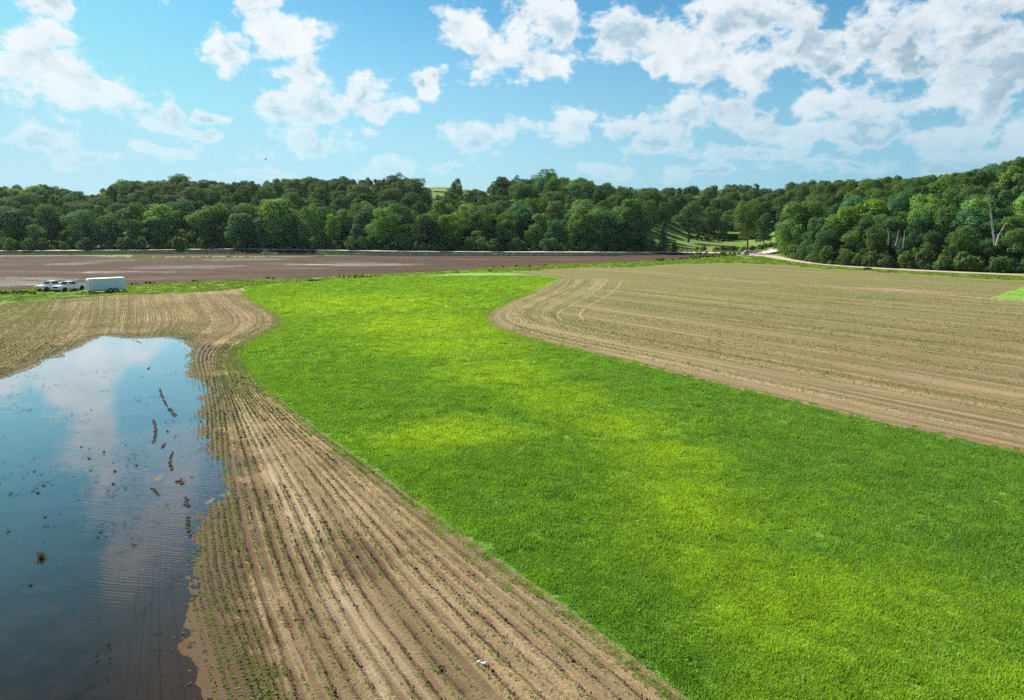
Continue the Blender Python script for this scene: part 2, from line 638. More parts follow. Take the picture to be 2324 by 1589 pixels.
def grass_material(name, blades=False):
    m, g, b = new_mat(name)
    p = world_pos(g)
    col, q, n2, n3 = grass_color(g, p)
    b.inputs['Roughness'].default_value = 0.5 if blades else 0.85
    b.inputs['Specular IOR Level'].default_value = 0.35 if blades else 0.1
    if blades:
        rnd = g.node('ShaderNodeObjectInfo').outputs['Random']
        k = g.ramp(rnd, 0.0, 1.0, 0.7, 1.4, smooth=False)
        nd = g.vmath('SCALE', col, None)
        g.l.new(k, nd.node.inputs['Scale'])
        col = nd
        g.l.new(col, b.inputs['Base Color'])
        tr = g.node('ShaderNodeBsdfTranslucent', {'Color': g.mix(1.0, col, (1.4, 1.25, 0.5), 'MULTIPLY')})
        mx = g.node('ShaderNodeMixShader', {0: 0.42, 1: b.outputs[0], 2: tr.outputs[0]})
        g.l.new(mx.outputs[0], m.node_tree.nodes['Material Output'].inputs[0])
    else:
        n4 = g.noise(q, 14.0, 3, 0.8)
        n5 = g.noise(q, 1.3, 5, 0.7)
        g.l.new(col, b.inputs['Base Color'])
        h = g.math('ADD', g.math('MULTIPLY', n4, 0.05), g.math('MULTIPLY', n5, 0.20))
        bp = g.node('ShaderNodeBump', {'Height': h, 'Strength': 0.9, 'Distance': 1.0})
        g.l.new(bp.outputs[0], b.inputs['Normal'])
    return m


def meadow_material():
    """verges, the meadow beyond the road and the forest floor"""
    m, g, b = new_mat('verge_grass')
    p = world_pos(g)
    q = flat_xy(g, p)
    n1 = g.noise(q, 0.06, 6, 0.6)
    n2 = g.noise(q, 0.9, 6, 0.7)
    sy = g.node('ShaderNodeSeparateXYZ', {0: p})
    c1 = g.mix(g.ramp(n1, 0.35, 0.65), (0.09, 0.185, 0.028), (0.15, 0.25, 0.035))
    c2 = g.mix(g.ramp(n2, 0.35, 0.75), c1, (0.20, 0.26, 0.085))
    c3 = g.mix(g.ramp(n2, 0.62, 0.72), c2, (0.26, 0.21, 0.13))
    b.inputs['Roughness'].default_value = 0.9
    b.inputs['Specular IOR Level'].default_value = 0.1
    g.l.new(c3, b.inputs['Base Color'])
    n4 = g.noise(q, 5.0, 4, 0.8)
    h = g.math('ADD', g.math('MULTIPLY', n4, 0.12), g.math('MULTIPLY', n2, 0.3))
    bp = g.node('ShaderNodeBump', {'Height': h, 'Strength': 0.8, 'Distance': 1.0})
    g.l.new(bp.outputs[0], b.inputs['Normal'])
    return m


def row_soil(name, uvrows=True, angle=0.0, pitch=0.4, green_near=0.2, green_far=0.5, wet=False, gy=(50, 150), tone=1.0):
    """tilled soil with planted rows: light crust, dark crumbs beside each row, young plants"""
    m, g, b = new_mat(name)
    p = world_pos(g)
    q = flat_xy(g, p)
    if uvrows:
        uv = g.node('ShaderNodeUVMap', uv_map='UVMap').outputs[0]
        su = g.node('ShaderNodeSeparateXYZ', {0: uv})
        ru, rv = su.outputs[0], su.outputs[1]
    else:
        rot = g.node('ShaderNodeVectorRotate', {'Vector': q, 'Angle': -angle}, rotation_type='Z_AXIS')
        sr = g.node('ShaderNodeSeparateXYZ', {0: rot.outputs[0]})
        rv = sr.outputs[0]
        ru = g.math('DIVIDE', sr.outputs[1], pitch)
    # waviness of the drilled rows
    wn = g.noise(q, 0.7, 2, 0.5)
    ruw = g.math('ADD', ru, g.math('MULTIPLY_ADD', wn, 0.5, -0.25))
    fr = g.math('FRACT', ruw)
    row_id = g.math('FLOOR', ruw)
    dist = g.math('ABSOLUTE', g.math('SUBTRACT', fr, 0.5))          # 0 on the plants' row
    wn_row = g.node('ShaderNodeTexWhiteNoise', {'W': row_id}, noise_dimensions='1D').outputs['Value']
    along = g.node('ShaderNodeCombineXYZ', {0: g.math('MULTIPLY', rv, 0.12), 1: row_id}).outputs[0]
    n_al = g.noise(along, 1.0, 3, 0.6)                                # differs row by row, slowly along it
    band = g.node('ShaderNodeCombineXYZ', {0: g.math('MULTIPLY', rv, 0.01), 1: g.math('MULTIPLY', ru, 0.17)}).outputs[0]
    n_band = g.noise(band, 1.0, 3, 0.6)                               # passes of the machine
    n_f = g.noise(q, 9.0, 5, 0.75)
    n_c = g.noise(q, 30.0, 3, 0.8)
    n_l = g.noise(q, 0.09, 5, 0.6)
    sy = g.node('ShaderNodeSeparateXYZ', {0: q})
    crust = g.mix(g.ramp(n_l, 0.35, 0.65), tuple(x * tone for x in (0.43, 0.300, 0.172)), tuple(x * tone for x in (0.53, 0.378, 0.222)))
    crust = g.mix(g.ramp(n_f, 0.35, 0.75), crust, (0.24, 0.160, 0.096))
    crust = g.mix(g.ramp(n_c, 0.56, 0.72, 0.0, 0.7), crust, (0.15, 0.10, 0.065))
    n_s = g.noise(g.vmath('MULTIPLY', q, (1.0, 0.6, 1.0)), 38.0, 2, 0.7)
    crust = g.mix(g.ramp(n_s, 0.62, 0.72, 0.0, 0.8), crust, (0.66, 0.52, 0.36))
    # dark moist crumbs left by the opener, on one side of the row
    side = g.ramp(g.math('ABSOLUTE', g.math('SUBTRACT', fr, 0.80)), 0.03, 0.17, 1.0, 0.0)
    dk = g.math('MULTIPLY', side, g.ramp(g.math('ADD', n_al, g.math('MULTIPLY', g.math('SUBTRACT', wn_row, 0.5), 0.5)), 0.26, 0.54))
    dk = g.math('MULTIPLY', dk, g.ramp(g.math('ADD', n_f, g.math('MULTIPLY', g.math('SUBTRACT', n_c, 0.5), 0.8)), 0.42, 0.60))
    c = g.mix(g.math('MULTIPLY', dk, 0.88), crust, (0.115, 0.075, 0.047))
    c = g.mix(g.math('MULTIPLY', g.ramp(n_band, 0.46, 0.62), 0.50), c, (0.21, 0.145, 0.092))
    n_b2 = g.noise(g.node('ShaderNodeCombineXYZ', {0: g.math('MULTIPLY', rv, 0.006), 1: g.math('MULTIPLY_ADD', ru, 0.31, 40.0)}).outputs[0], 1.0, 2, 0.6)
    c = g.mix(g.math('MULTIPLY', g.ramp(n_b2, 0.56, 0.66), 0.7 if wet else 0.6), c, (0.54, 0.41, 0.27))
    n_b3 = g.noise(g.node('ShaderNodeCombineXYZ', {0: g.math('MULTIPLY', rv, 0.02), 1: g.math('MULTIPLY_ADD', ru, 0.42, 90.0)}).outputs[0], 1.0, 4, 0.75)
    c = g.mix(g.math('MULTIPLY', g.ramp(n_b3, 0.47, 0.58), 0.42 if wet else 0.62), c, (0.155, 0.112, 0.062))
    # seedlings, as far as single plants cannot be told apart
    gd = g.ramp(sy.outputs[1], gy[0], gy[1], green_near, green_far)
    pl_ = g.math('MULTIPLY', g.ramp(dist, 0.10, 0.26, 1.0, 0.0), g.ramp(g.math('ADD', n_f, g.math('MULTIPLY', n_al, 0.5)), 0.55, 0.85))
    pl_ = g.math('MULTIPLY', pl_, gd, clamp=True)
    mean = g.math('MULTIPLY', g.ramp(sy.outputs[1], gy[0], gy[1], 0.12, green_far * 0.55), g.ramp(g.math('ADD', n_f, g.math('MULTIPLY', n_l, 0.6)), 0.5, 1.0))
    mean = g.math('MULTIPLY', mean, g.ramp(n_band, 0.34, 0.60, 0.35, 1.0))
    gf = g.math('MAXIMUM', pl_, mean)
    c = g.mix(gf, c, (0.125, 0.175, 0.04))
    rough = 0.9
    if wet:
        # soil darkens and gleams where the flood water reaches it (height of the ground)
        z = g.node('ShaderNodeSeparateXYZ', {0: p}).outputs[2]
        w = g.ramp(g.math('ADD', z, g.math('MULTIPLY_ADD', n_l, 0.05, -0.025)), 0.012, 0.060, 1.0, 0.0)
        c = g.mix(g.math('MULTIPLY', w, 0.85), c, g.mix(n_f, (0.075, 0.046, 0.026), (0.155, 0.100, 0.060)))
        deep = g.ramp(g.math('ADD', z, g.math('MULTIPLY_ADD', n_l, 0.16, -0.08)), -0.20, -0.06, 1.0, 0.0)
        c = g.mix(deep, c, g.mix(g.ramp(g.noise(q, 0.8, 6, 0.7), 0.4, 0.75), (0.030, 0.022, 0.014), (0.085, 0.062, 0.040)))
        rgh = g.ramp(g.math('ABSOLUTE', g.math('SUBTRACT', z, 0.0)), 0.0, 0.03, 0.45, 0.95)
        g.l.new(rgh, b.inputs['Roughness'])
    else:
        b.inputs['Roughness'].default_value = rough
    b.inputs['Specular IOR Level'].default_value = 0.05
    g.l.new(c, b.inputs['Base Color'])
    h = g.math('ADD', g.math('MULTIPLY', n_c, 0.030), g.math('MULTIPLY', n_f, 0.085))
    if not uvrows:
        h = g.math('ADD', h, g.math('MULTIPLY', dist, -0.08))
    h = g.math('ADD', h, g.math('MULTIPLY', dk, 0.03))
    bp = g.node('ShaderNodeBump', {'Height': h, 'Strength': g.math('MULTIPLY_ADD', deep, -0.95, 1.0) if wet else 1.0, 'Distance': 1.0})
    g.l.new(bp.outputs[0], b.inputs['Normal'])
    return m


def plough_material():
    m, g, b = new_mat('ploughed_soil')
    p = world_pos(g)
    q = flat_xy(g, p)
    sx = g.node('ShaderNodeSeparateXYZ', {0: q})
    st = g.vmath('MULTIPLY', g.node('ShaderNodeVectorRotate', {'Vector': q, 'Angle': -0.035}, rotation_type='Z_AXIS').outputs[0], (0.06, 0.55, 0.0))
    n1 = g.noise(st, 1.0, 8, 0.8)
    n2 = g.noise(g.vmath('MULTIPLY', q, (0.02, 0.06, 0)), 1.0, 6, 0.6)
    n3 = g.noise(q, 2.4, 5, 0.8)
    c = g.mix(g.ramp(n3, 0.3, 0.75), (0.040, 0.024, 0.016), (0.150, 0.098, 0.068))
    stripe = g.ramp(g.math('ADD', n1, g.math('MULTIPLY', g.math('SUBTRACT', n2, 0.5), 0.8)), 0.50, 0.66)
    c = g.mix(g.math('MULTIPLY', stripe, 0.45), c, (0.23, 0.170, 0.135))
    # silt and standing water, the sky's reflection painted in pale, in the low left corner and along the old wash
    def spot(u, v, ru, rv, k=1.0):
        ce = G(u, v)
        rx = ce[1] * ru / FPX
        ry = (G(u, v - rv)[1] - G(u, v + rv)[1]) / 2
        dd = g.vmath('LENGTH', g.vmath('MULTIPLY_ADD', q, (1 / rx, 1 / ry, 0.0), (-ce[0] / rx, -ce[1] / ry, 0.0)), out=1)
        return g.ramp(dd, 0.3, 1.2, k, 0.0)
    mk = None
    for a in [(0, 640, 170, 16, 1.0), (60, 632, 150, 8, .6), (210, 596, 70, 9, .8), (420, 606, 150, 6, .9), (560, 588, 110, 5, .8), (40, 580, 130, 3, .9), (800, 600, 220, 10, .35), (300, 618, 200, 5, .4)]:
        w = spot(*a)
        mk = w if mk is None else g.math('MAXIMUM', mk, w)
    wl = g.math('MULTIPLY', g.ramp(mk, 0.1, 0.5), g.ramp(g.math('ADD', n1, g.math('ADD', g.math('MULTIPLY', mk, 0.10), g.math('MULTIPLY', g.math('SUBTRACT', n2, 0.5), 0.5))), 0.55, 0.62))
    c = g.mix(g.math('MULTIPLY', wl, 0.9), c, (0.50, 0.45, 0.41))
    g.l.new(c, b.inputs['Base Color'])
    pud = g.ramp(wl, 0.45, 0.8)
    g.l.new(g.math('MULTIPLY_ADD', pud, -0.80, 0.9), b.inputs['Roughness'])
    g.l.new(g.math('MULTIPLY_ADD', pud, 0.45, 0.05), b.inputs['Specular IOR Level'])
    h = g.math('ADD', g.math('MULTIPLY', n3, 0.22), g.math('MULTIPLY', n1, 0.25))
    bp = g.node('ShaderNodeBump', {'Height': h, 'Strength': g.math('MULTIPLY_ADD', pud, -0.95, 0.95), 'Distance': 1.0})
    g.l.new(bp.outputs[0], b.inputs['Normal'])
    return m


def gravel_material(name, c1, c2, edge=None):
    m, g, b = new_mat(name)
    q = flat_xy(g, world_pos(g))
    n1 = g.noise(q, 0.3, 5, 0.6)
    n2 = g.noise(q, 12.0, 4, 0.8)
    c = g.mix(g.ramp(n1, 0.3, 0.7), c1, c2)
    c = g.mix(g.math('MULTIPLY', g.ramp(n2, 0.5, 0.7), 0.3), c, tuple(x * 0.6 for x in c1))
    if edge is not None:
        uv = g.node('ShaderNodeSeparateXYZ', {0: g.node('ShaderNodeUVMap', uv_map='UVMap').outputs[0]})
        e = g.math('ABSOLUTE', g.math('SUBTRACT', uv.outputs[0], 0.5))
        c = g.mix(g.ramp(g.math('ADD', e, g.math('MULTIPLY', n1, 0.1)), 0.36, 0.46), c, edge)
    g.l.new(c, b.inputs['Base Color'])
    b.inputs['Roughness'].default_value = 0.9
    bp = g.node('ShaderNodeBump', {'Height': n2, 'Strength': 0.5, 'Distance': 0.03})
    g.l.new(bp.outputs[0], b.inputs['Normal'])
    return m


def water_material():
    m, g, b = new_mat('flood_water')
    nt = m.node_tree
    nt.nodes.remove(b)
    q = flat_xy(g, world_pos(g))
    # wind ripples, strongest in the open middle of the pool
    rip = g.vmath('MULTIPLY', g.node('ShaderNodeVectorRotate', {'Vector': q, 'Angle': 0.25}, rotation_type='Z_AXIS').outputs[0], (1.2, 4.2, 0))
    n1 = g.noise(rip, 1.0, 3, 0.6)
    wv = g.node('ShaderNodeTexWave', {'Vector': g.vmath('MULTIPLY', g.node('ShaderNodeVectorRotate', {'Vector': q, 'Angle': 0.18}, rotation_type='Z_AXIS').outputs[0], (0.25, 1.0, 0)),
                                      'Scale': 1.7, 'Distortion': 5.0, 'Detail': 3.0, 'Detail Scale': 1.4}, wave_type='BANDS', bands_direction='Y')
    gust = g.ramp(g.noise(q, 0.09, 4, 0.6), 0.44, 0.64, 0.08, 1.15)
    sy = g.node('ShaderNodeSeparateXYZ', {0: q}).outputs[1]
    edge = g.ramp(sy, 40, 62, 1.0, 0.25)
    h = g.math('ADD', g.math('MULTIPLY', n1, 0.0085), g.math('MULTIPLY', wv.outputs['Fac'], 0.0022))
    h = g.math('MULTIPLY', h, g.math('MULTIPLY', gust, edge))
    bp = g.node('ShaderNodeBump', {'Height': h, 'Strength': 1.0, 'Distance': 1.0})
    ge = g.node('ShaderNodeNewGeometry')
    cs = g.math('ABSOLUTE', g.vmath('DOT_PRODUCT', ge.outputs['Incoming'], bp.outputs[0], out=1))
    fr = g.math('MULTIPLY_ADD', g.math('POWER', g.math('SUBTRACT', 1.0, cs, clamp=True), 4.4), 1.55, 0.010, clamp=True)
    gl = g.node('ShaderNodeBsdfGlossy', {'Color': (0.95, 0.97, 1.0), 'Roughness': 0.04, 'Normal': bp.outputs[0]})
    tr = g.node('ShaderNodeBsdfTransparent', {'Color': (0.55, 0.49, 0.40)})
    mx = g.node('ShaderNodeMixShader', {0: fr, 1: tr.outputs[0], 2: gl.outputs[0]})
    g.l.new(mx.outputs[0], nt.nodes['Material Output'].inputs[0])
    return m


def leaf_material(name, base, vary=0.35, transl=0.35, from_color=True):
    m, g, b = new_mat(name)
    oi = g.node('ShaderNodeObjectInfo')
    n = g.noise(world_pos(g), 0.45, 3, 0.6)
    n2 = g.noise(world_pos(g), 2.2, 2, 0.6)
    k = g.math('ADD', g.ramp(n, 0.3, 0.7, 1 - vary * 0.5, 1 + vary * 0.5), g.math('MULTIPLY_ADD', n2, 0.6, -0.3))
    if not from_color:
        k = g.math('MULTIPLY', k, g.ramp(oi.outputs['Random'], 0, 1, 0.75, 1.3, smooth=False))
    col = g.mix(1.0, oi.outputs['Color'], base, 'MULTIPLY') if from_color else g.mix(oi.outputs['Random'], base, tuple(x * y for x, y in zip(base, (1.12, 1.05, 0.95))))
    sc = g.vmath('SCALE', col, None)
    g.l.new(k, sc.node.inputs['Scale'])
    g.l.new(sc, b.inputs['Base Color'])
    b.inputs['Roughness'].default_value = 0.7
    b.inputs['Specular IOR Level'].default_value = 0.04
    tr = g.node('ShaderNodeBsdfTranslucent', {'Color': g.mix(1.0, sc, (1.5, 1.35, 0.45), 'MULTIPLY')})
    mx = g.node('ShaderNodeMixShader', {0: transl, 1: b.outputs[0], 2: tr.outputs[0]})
    g.l.new(mx.outputs[0], m.node_tree.nodes['Material Output'].inputs[0])
    return m


M_LEAF = leaf_material('leaves', (0.110, 0.205, 0.068), transl=0.26)
M_LEAF_R = leaf_material('far_leaves', (0.090, 0.165, 0.056), from_color=False, transl=0.26)
M_BARK = simple('bark', (0.10, 0.08, 0.06), 0.9, grain=0.4, gscale=4)
M_PALE_BARK = simple('pale_bark', (0.42, 0.41, 0.38), 0.8, grain=0.45, gscale=1.5)
M_SWARD = grass_material('clover_sward')
M_BLADE = grass_material('clover_blades', True)
M_VERGE = meadow_material()
M_ROWS = row_soil('planted_soil', True, green_near=0.2, green_far=0.22, wet=True, gy=(45, 110))
M_PLOUGH = plough_material()
M_SEED = leaf_material('seedling_leaves', (0.12, 0.22, 0.035), from_color=False, transl=0.3)
M_CLOD = simple('soil_clod', (0.125, 0.085, 0.060), 0.95, grain=0.4, gscale=20)
M_MUD = simple('wet_mud', (0.13, 0.092, 0.066), 0.85, grain=0.5, gscale=6)
M_GRAVEL = gravel_material('limestone_gravel', (0.55, 0.55, 0.53), (0.66, 0.65, 0.62))
M_BRICKDUST = gravel_material('clay_gravel', (0.46, 0.30, 0.22), (0.52, 0.36, 0.27), edge=(0.62, 0.56, 0.48))
M_WATER = water_material()

# ------------------------------------------------------------------ outlines read from the photograph
GREEN_L = [(545, 655), (590, 690), (635, 713), (652, 729), (640, 746), (600, 766), (565, 786), (553, 806), (562, 832), (590, 872),
           (640, 912), (700, 962), (770, 1012), (830, 1052), (930, 1130), (1020, 1195), (1130, 1275), (1250, 1357), (1370, 1447), (1480, 1530), (1570, 1600)]
GREEN_R = [(1271, 633), (1237, 651), (1174, 674), (1123, 694), (1091, 715), (1091, 730), (1111, 745), (1174, 766), (1260, 788), (1365, 811),
           (1437, 829), (1600, 870), (1800, 915), (2000, 965), (2323, 1035), (2700, 1120)]
POND = [(-420, 960), (-200, 905), (-20, 868), (60, 832), (150, 795), (205, 768), (250, 758), (300, 768), (380, 763), (440, 776), (446, 800), (438, 828), (455, 862),
        (476, 890), (484, 906), (468, 930), (460, 965), (478, 1000), (508, 1040), (524, 1080), (532, 1108), (520, 1135), (490, 1150), (478, 1200), (474, 1260),
        (478, 1330), (486, 1400), (505, 1470), (520, 1540), (530, 1620), (500, 1900), (-500, 1900)]

P_GREEN_L = np.array(gnd(GREEN_L))

P_GREEN_R = np.array(gnd(GREEN_R))

def _round(P, k=2):
    P = np.array(P)
    for _ in range(k):
        Qn = np.roll(P, -1, 0)
        P = np.stack([P * .75 + Qn * .25, P * .25 + Qn * .75], 1).reshape(-1, 2)
    return [tuple(p) for p in P]


pond_g = [tuple(p) for p in resample(gnd(POND[:-2]), 160, smooth=2)[0]] + [(2.0, -25.0), (-60.0, -25.0), (-90.0, 30.0)]
LEFT_GUIDES = [
    [(20, 688), (-20, 700), (-80, 720), (-220, 760), (-420, 820)],
    [(128, 681), (118, 706), (84, 747), (0, 801), (-120, 860), (-330, 960)],
    [(200, 675), (199, 696), (183, 741), (143, 775), (57, 830), (-60, 890), (-260, 1020)],
    [(250, 671), (248, 700), (243, 744), (215, 790), (130, 860), (20, 940), (-200, 1110)],
    [(303, 669), (304, 700), (300, 760), (270, 830), (200, 930), (80, 1080), (-80, 1250), (-350, 1560)],
    [(368, 668), (380, 693), (400, 713), (405, 730), (394, 744), (371, 764), (340, 820), (300, 900), (230, 1050), (150, 1250), (40, 1600)],
    [(414, 667), (428, 693), (448, 713), (454, 730), (440, 747), (411, 767), (392, 810), (385, 870), (370, 960), (350, 1100), (330, 1300), (300, 1600)],
    [(468, 663), (491, 700), (508, 720), (508, 745), (462, 772), (440, 797), (437, 820), (450, 862), (460, 930), (458, 1000), (456, 1100), (462, 1183), (468, 1290), (484, 1363), (520, 1450), (580, 1600)],
    [(500, 661), (535, 692), (578, 712), (586, 729), (570, 749), (520, 772), (490, 797), (483, 820), (492, 862), (505, 930), (514, 1020), (524, 1100), (538, 1188), (562, 1296), (602, 1417), (665, 1600)],
    [(522, 659), (562, 691), (608, 712), (622, 729), (606, 748), (560, 769), (525, 793), (514, 815), (522, 850), (546, 895), (590, 965), (640, 1040), (677, 1098), (715, 1161), (773, 1287), (844, 1406), (990, 1600)],
    GREEN_L,
]
PITCH_L = 0.27


def left_field():
    NTT = 520
    gl = [resample(gnd(gd), NTT, 0.0, 12.0)[0] for gd in LEFT_GUIDES]
    gl = np.array(gl)                                    # (k, NT, 2)
    k = len(gl)
    # cumulative row number from the typical gap between guides
    gap = []
    for i in range(k - 1):
        d = np.linalg.norm(gl[i + 1] - gl[i], axis=1)
        # perpendicular gap
        t = np.gradient(gl[i], axis=0)
        t /= np.linalg.norm(t, axis=1)[:, None] + 1e-9
        w = gl[i + 1] - gl[i]
        perp = np.abs(w[:, 0] * t[:, 1] - w[:, 1] * t[:, 0])
        gap.append(np.median(perp[30:]) if i < k - 4 else np.mean(perp[250:460]))
    rows = [max(3, round(gp / PITCH_L)) for gp in gap]
    cum = np.r_[0, np.cumsum(rows)]
    sub = 3
    us = []
    for i in range(k - 1):
        us += list(np.linspace(cum[i], cum[i + 1], rows[i] * sub, endpoint=False))
    us.append(cum[-1])
    us = np.array(us)
    # smooth interpolation between guides
    def at_row(u):
        u = np.atleast_1d(u)
        i = np.clip(np.searchsorted(cum, u, side='right') - 1, 0, k - 2)
        f = ((u - cum[i]) / (cum[i + 1] - cum[i]))[:, None, None]
        p0 = gl[np.maximum(i - 1, 0)]; p1 = gl[i]; p2 = gl[i + 1]; p3 = gl[np.minimum(i + 2, k - 1)]
        lin = p1 * (1 - f) + p2 * f
        return lin
    XY = at_row(us)                                      # (nu, NT, 2)
    nu = len(us)
    s = np.zeros((nu, NTT))
    s[:, 1:] = np.cumsum(np.linalg.norm(np.diff(XY, axis=1), axis=2), axis=1)
    P = XY.reshape(-1, 2)
    ins = inside(P, pond_g)
    d = dist_poly(P, pond_g)
    sd = np.where(ins, -d, d)
    sd = sd + (vnoise(P[:, 0] * 0.5, P[:, 1] * 0.5, 3) - 0.5) * 1.4
    z = np.where(sd > 0, np.minimum(sd * 0.022, 0.05), np.maximum(sd * 0.05, -0.34))
    U = np.repeat(us, NTT)
    phase = np.cos((U % 1.0) * 2 * math.pi) * np.where(sd > 0, 1.0, np.maximum(0.0, 1 + sd * 1.5))   # crests between the rows, slumped under water
    amp = 0.020 * (1 + 0.8 * vnoise(P[:, 0] * 0.8, P[:, 1] * 0.8, 5)) * (0.3 + 0.7 * sm(0.0, 1.8, sd))
    z = z + phase * amp + (vnoise(P[:, 0] * 3, P[:, 1] * 3, 9) - 0.5) * 0.03 + (vnoise(P[:, 0] * 0.25, P[:, 1] * 0.25, 9) - 0.5) * 0.06 * (sd < 6)
    V = np.c_[P, z + 0.004]
    idx = np.arange(nu * NTT).reshape(nu, NTT)
    F = np.stack([idx[:-1, :-1], idx[:-1, 1:], idx[1:, 1:], idx[1:, :-1]], -1).reshape(-1, 4)
    me = mesh_np('planted_field', V, F, True)
    uvl = me.uv_layers.new(name='UVMap')
    UV = np.stack([U + 0.5, s.ravel()], 1)[F.ravel()].astype(np.float32)
    uvl.data.foreach_set('uv', UV.ravel())
    o = link('planted_field', me, M_ROWS)
    tag(o, kind='structure')
    return at_row, cum, sd, V, U


at_row, CUM_L, SD_L, V_L, U_L = left_field()
edge_left = [tuple(p) for p in np.array(at_row(0.0))[0]]
edge_right = [tuple(p) for p in np.array(at_row(float(CUM_L[-1])))[0]]
_rows = np.array(at_row(np.linspace(0, CUM_L[-1], 120)))
LEFT_POLY = [tuple(p) for p in _rows[0][::6]] + [tuple(p) for p in _rows[:, -1]] + [tuple(p) for p in _rows[-1][::-6]] + [tuple(p) for p in _rows[::-1, 0]]


def terrain():
    xs = np.concatenate([np.arange(-900, -250, 12), np.arange(-250, 350, 5), np.arange(350, 951, 12)])
    ys = np.concatenate([np.arange(-160, 288, 7), np.arange(288, 324, 1.5), np.arange(324, 620, 5), np.arange(620, 2400, 30)])
    X, Y = np.meshgrid(xs, ys)
    P = np.c_[X.ravel(), Y.ravel()]
    z = hill(P[:, 0], P[:, 1])
    z = z + (vnoise(P[:, 0] / 30, P[:, 1] / 30, 2) - 0.5) * np.clip(z - 3, 0, 3) * 0.6
    ins = inside(P, LEFT_POLY)
    d = dist_poly(P, LEFT_POLY)
    z = np.where((ins & (d > 8)) | inside(P, pond_g) | ((P[:, 0] < -4) & (P[:, 1] < 60) & (P[:, 1] > -30) & (P[:, 0] < -4 - P[:, 1] * .3)), -0.6, z)
    nx = len(xs)
    idx = np.arange(len(P)).reshape(len(ys), nx)
    F = np.stack([idx[:-1, :-1], idx[:-1, 1:], idx[1:, 1:], idx[1:, :-1]], -1).reshape(-1, 4)
    me = mesh_np('ground', np.c_[P, z - 0.012], F, True)
    tag(link('ground', me, M_VERGE), kind='structure')


terrain()


def sheet(name, poly, z, mat, kind='structure', uv=None):
    me = bpy.data.meshes.new(name)
    me.from_pydata([(x, y, z) for x, y in poly], [], [tuple(range(len(poly)))])
    me.update()
    if me.polygons[0].normal.z < 0: me.flip_normals()
    o = link(name, me, mat)
    return tag(o, kind=kind)


def ribbon(name, centre, widths, mat, z_off=0.0, drape=False, kind='structure', n=160, zs=None, edge_noise=0.0):
    C = np.array([(c[0], c[1], c[2]) for c in centre], float)
    W = np.array(widths if hasattr(widths, '__len__') else [widths] * len(C), float)
    Q, t = resample(np.c_[C, W], n, smooth=2)
    T = np.gradient(Q[:, :2], axis=0)
    T /= np.linalg.norm(T, axis=1)[:, None]
    N = np.c_[-T[:, 1], T[:, 0]]
    V, UV = [], []
    cols = (-0.5, -0.2, 0.2, 0.5)
    for i in range(n):
        for j, cc in enumerate(cols):
            w = Q[i, 3] * cc * (1 + edge_noise * (vnoise(t[i] * 0.3, j * 7.1, 4) - 0.5))
            px, py = Q[i, 0] + N[i, 0] * w, Q[i, 1] + N[i, 1] * w
            zz = max(Q[i, 2], float(hill(px, py)), float(hill(Q[i, 0], Q[i, 1]))) if drape else Q[i, 2]
            V.append((px, py, zz + z_off + (0.03 if abs(cc) < .3 else 0)))
            UV.append((cc + 0.5, t[i]))
    idx = np.arange(n * 4).reshape(n, 4)
    F = np.stack([idx[:-1, :-1], idx[:-1, 1:], idx[1:, 1:], idx[1:, :-1]], -1).reshape(-1, 4)
    me = mesh_np(name, V, F, True)
    me.update()
    if me.polygons[0].normal.z < 0:
        me.flip_normals()
    uvl = me.uv_layers.new(name='UVMap')
    lv = np.zeros(len(me.loops), np.int32)
    me.loops.foreach_get('vertex_index', lv)
    uvl.data.foreach_set('uv', np.array(UV, np.float32)[lv].ravel())
    return tag(link(name, me, mat), kind=kind)


# --- green field: sward sheet (a grid, so that it undulates a little)
GREEN_TOP = [(1271, 633), (1210, 626), (1151, 620), (1060, 620), (950, 626), (820, 633), (700, 641), (600, 649), (545, 655)]
green_poly = [tuple(p) for p in resample(P_GREEN_L, 120, 0, 12.0)[0]] + [tuple(p) for p in resample(P_GREEN_R, 120, 0, 30.0)[0][::-1]] + gnd(GREEN_TOP)[1:-1]


def jag(poly, amp, step, seed):
    """ragged natural edge"""
    out = []
    n = len(poly)
    for i in range(n):
        a = np.array(poly[i]); b = np.array(poly[(i + 1) % n])
        L = np.linalg.norm(b - a)
        st = step * max(1.0, a[1] / 40)
        m = max(1, min(40, int(L / st)))
        nn = np.array([-(b - a)[1], (b - a)[0]]) / (L + 1e-9)
        for k in range(m):
            p = a + (b - a) * k / m
            w = (vnoise(p[0] * 1.7, p[1] * 1.7, seed) + vnoise(p[0] * .4, p[1] * .4, seed + 1) - 1.0) * amp
            out.append(tuple(p + nn * w))
    return out


green_j = jag(green_poly, 0.30, 0.35, 5)
sheet('green_field', green_j, 0.045, M_SWARD)

# --- right-hand planted field
RIGHT_POLY_V = [(1151, 620), (1180, 616), (1250, 612), (1330, 607), (1410, 608), (1528, 600), (1646, 597), (1763, 601), (1842, 608), (1920, 614), (2077, 623), (2195, 630), (2323, 638), (2700, 662)]
v0, v1 = G(1180, 770), G(2323, 1035)
ANG_R = math.atan2(v1[1] - v0[1], v1[0] - v0[0])
M_ROWS_R = row_soil('planted_soil_right', False, angle=ANG_R, pitch=0.42, green_near=0.7, green_far=1.5, gy=(35, 170), tone=0.92)
M_HEAD = row_soil('headland_soil', True, green_near=0.7, green_far=1.1, gy=(40, 120))
right_poly = [tuple(p) for p in resample(P_GREEN_R, 120, 0, 30.0)[0]] + gnd(RIGHT_POLY_V)[::-1]
sheet('planted_field_right', jag(right_poly, 0.5, 0.6, 9), 0.004, M_ROWS_R)

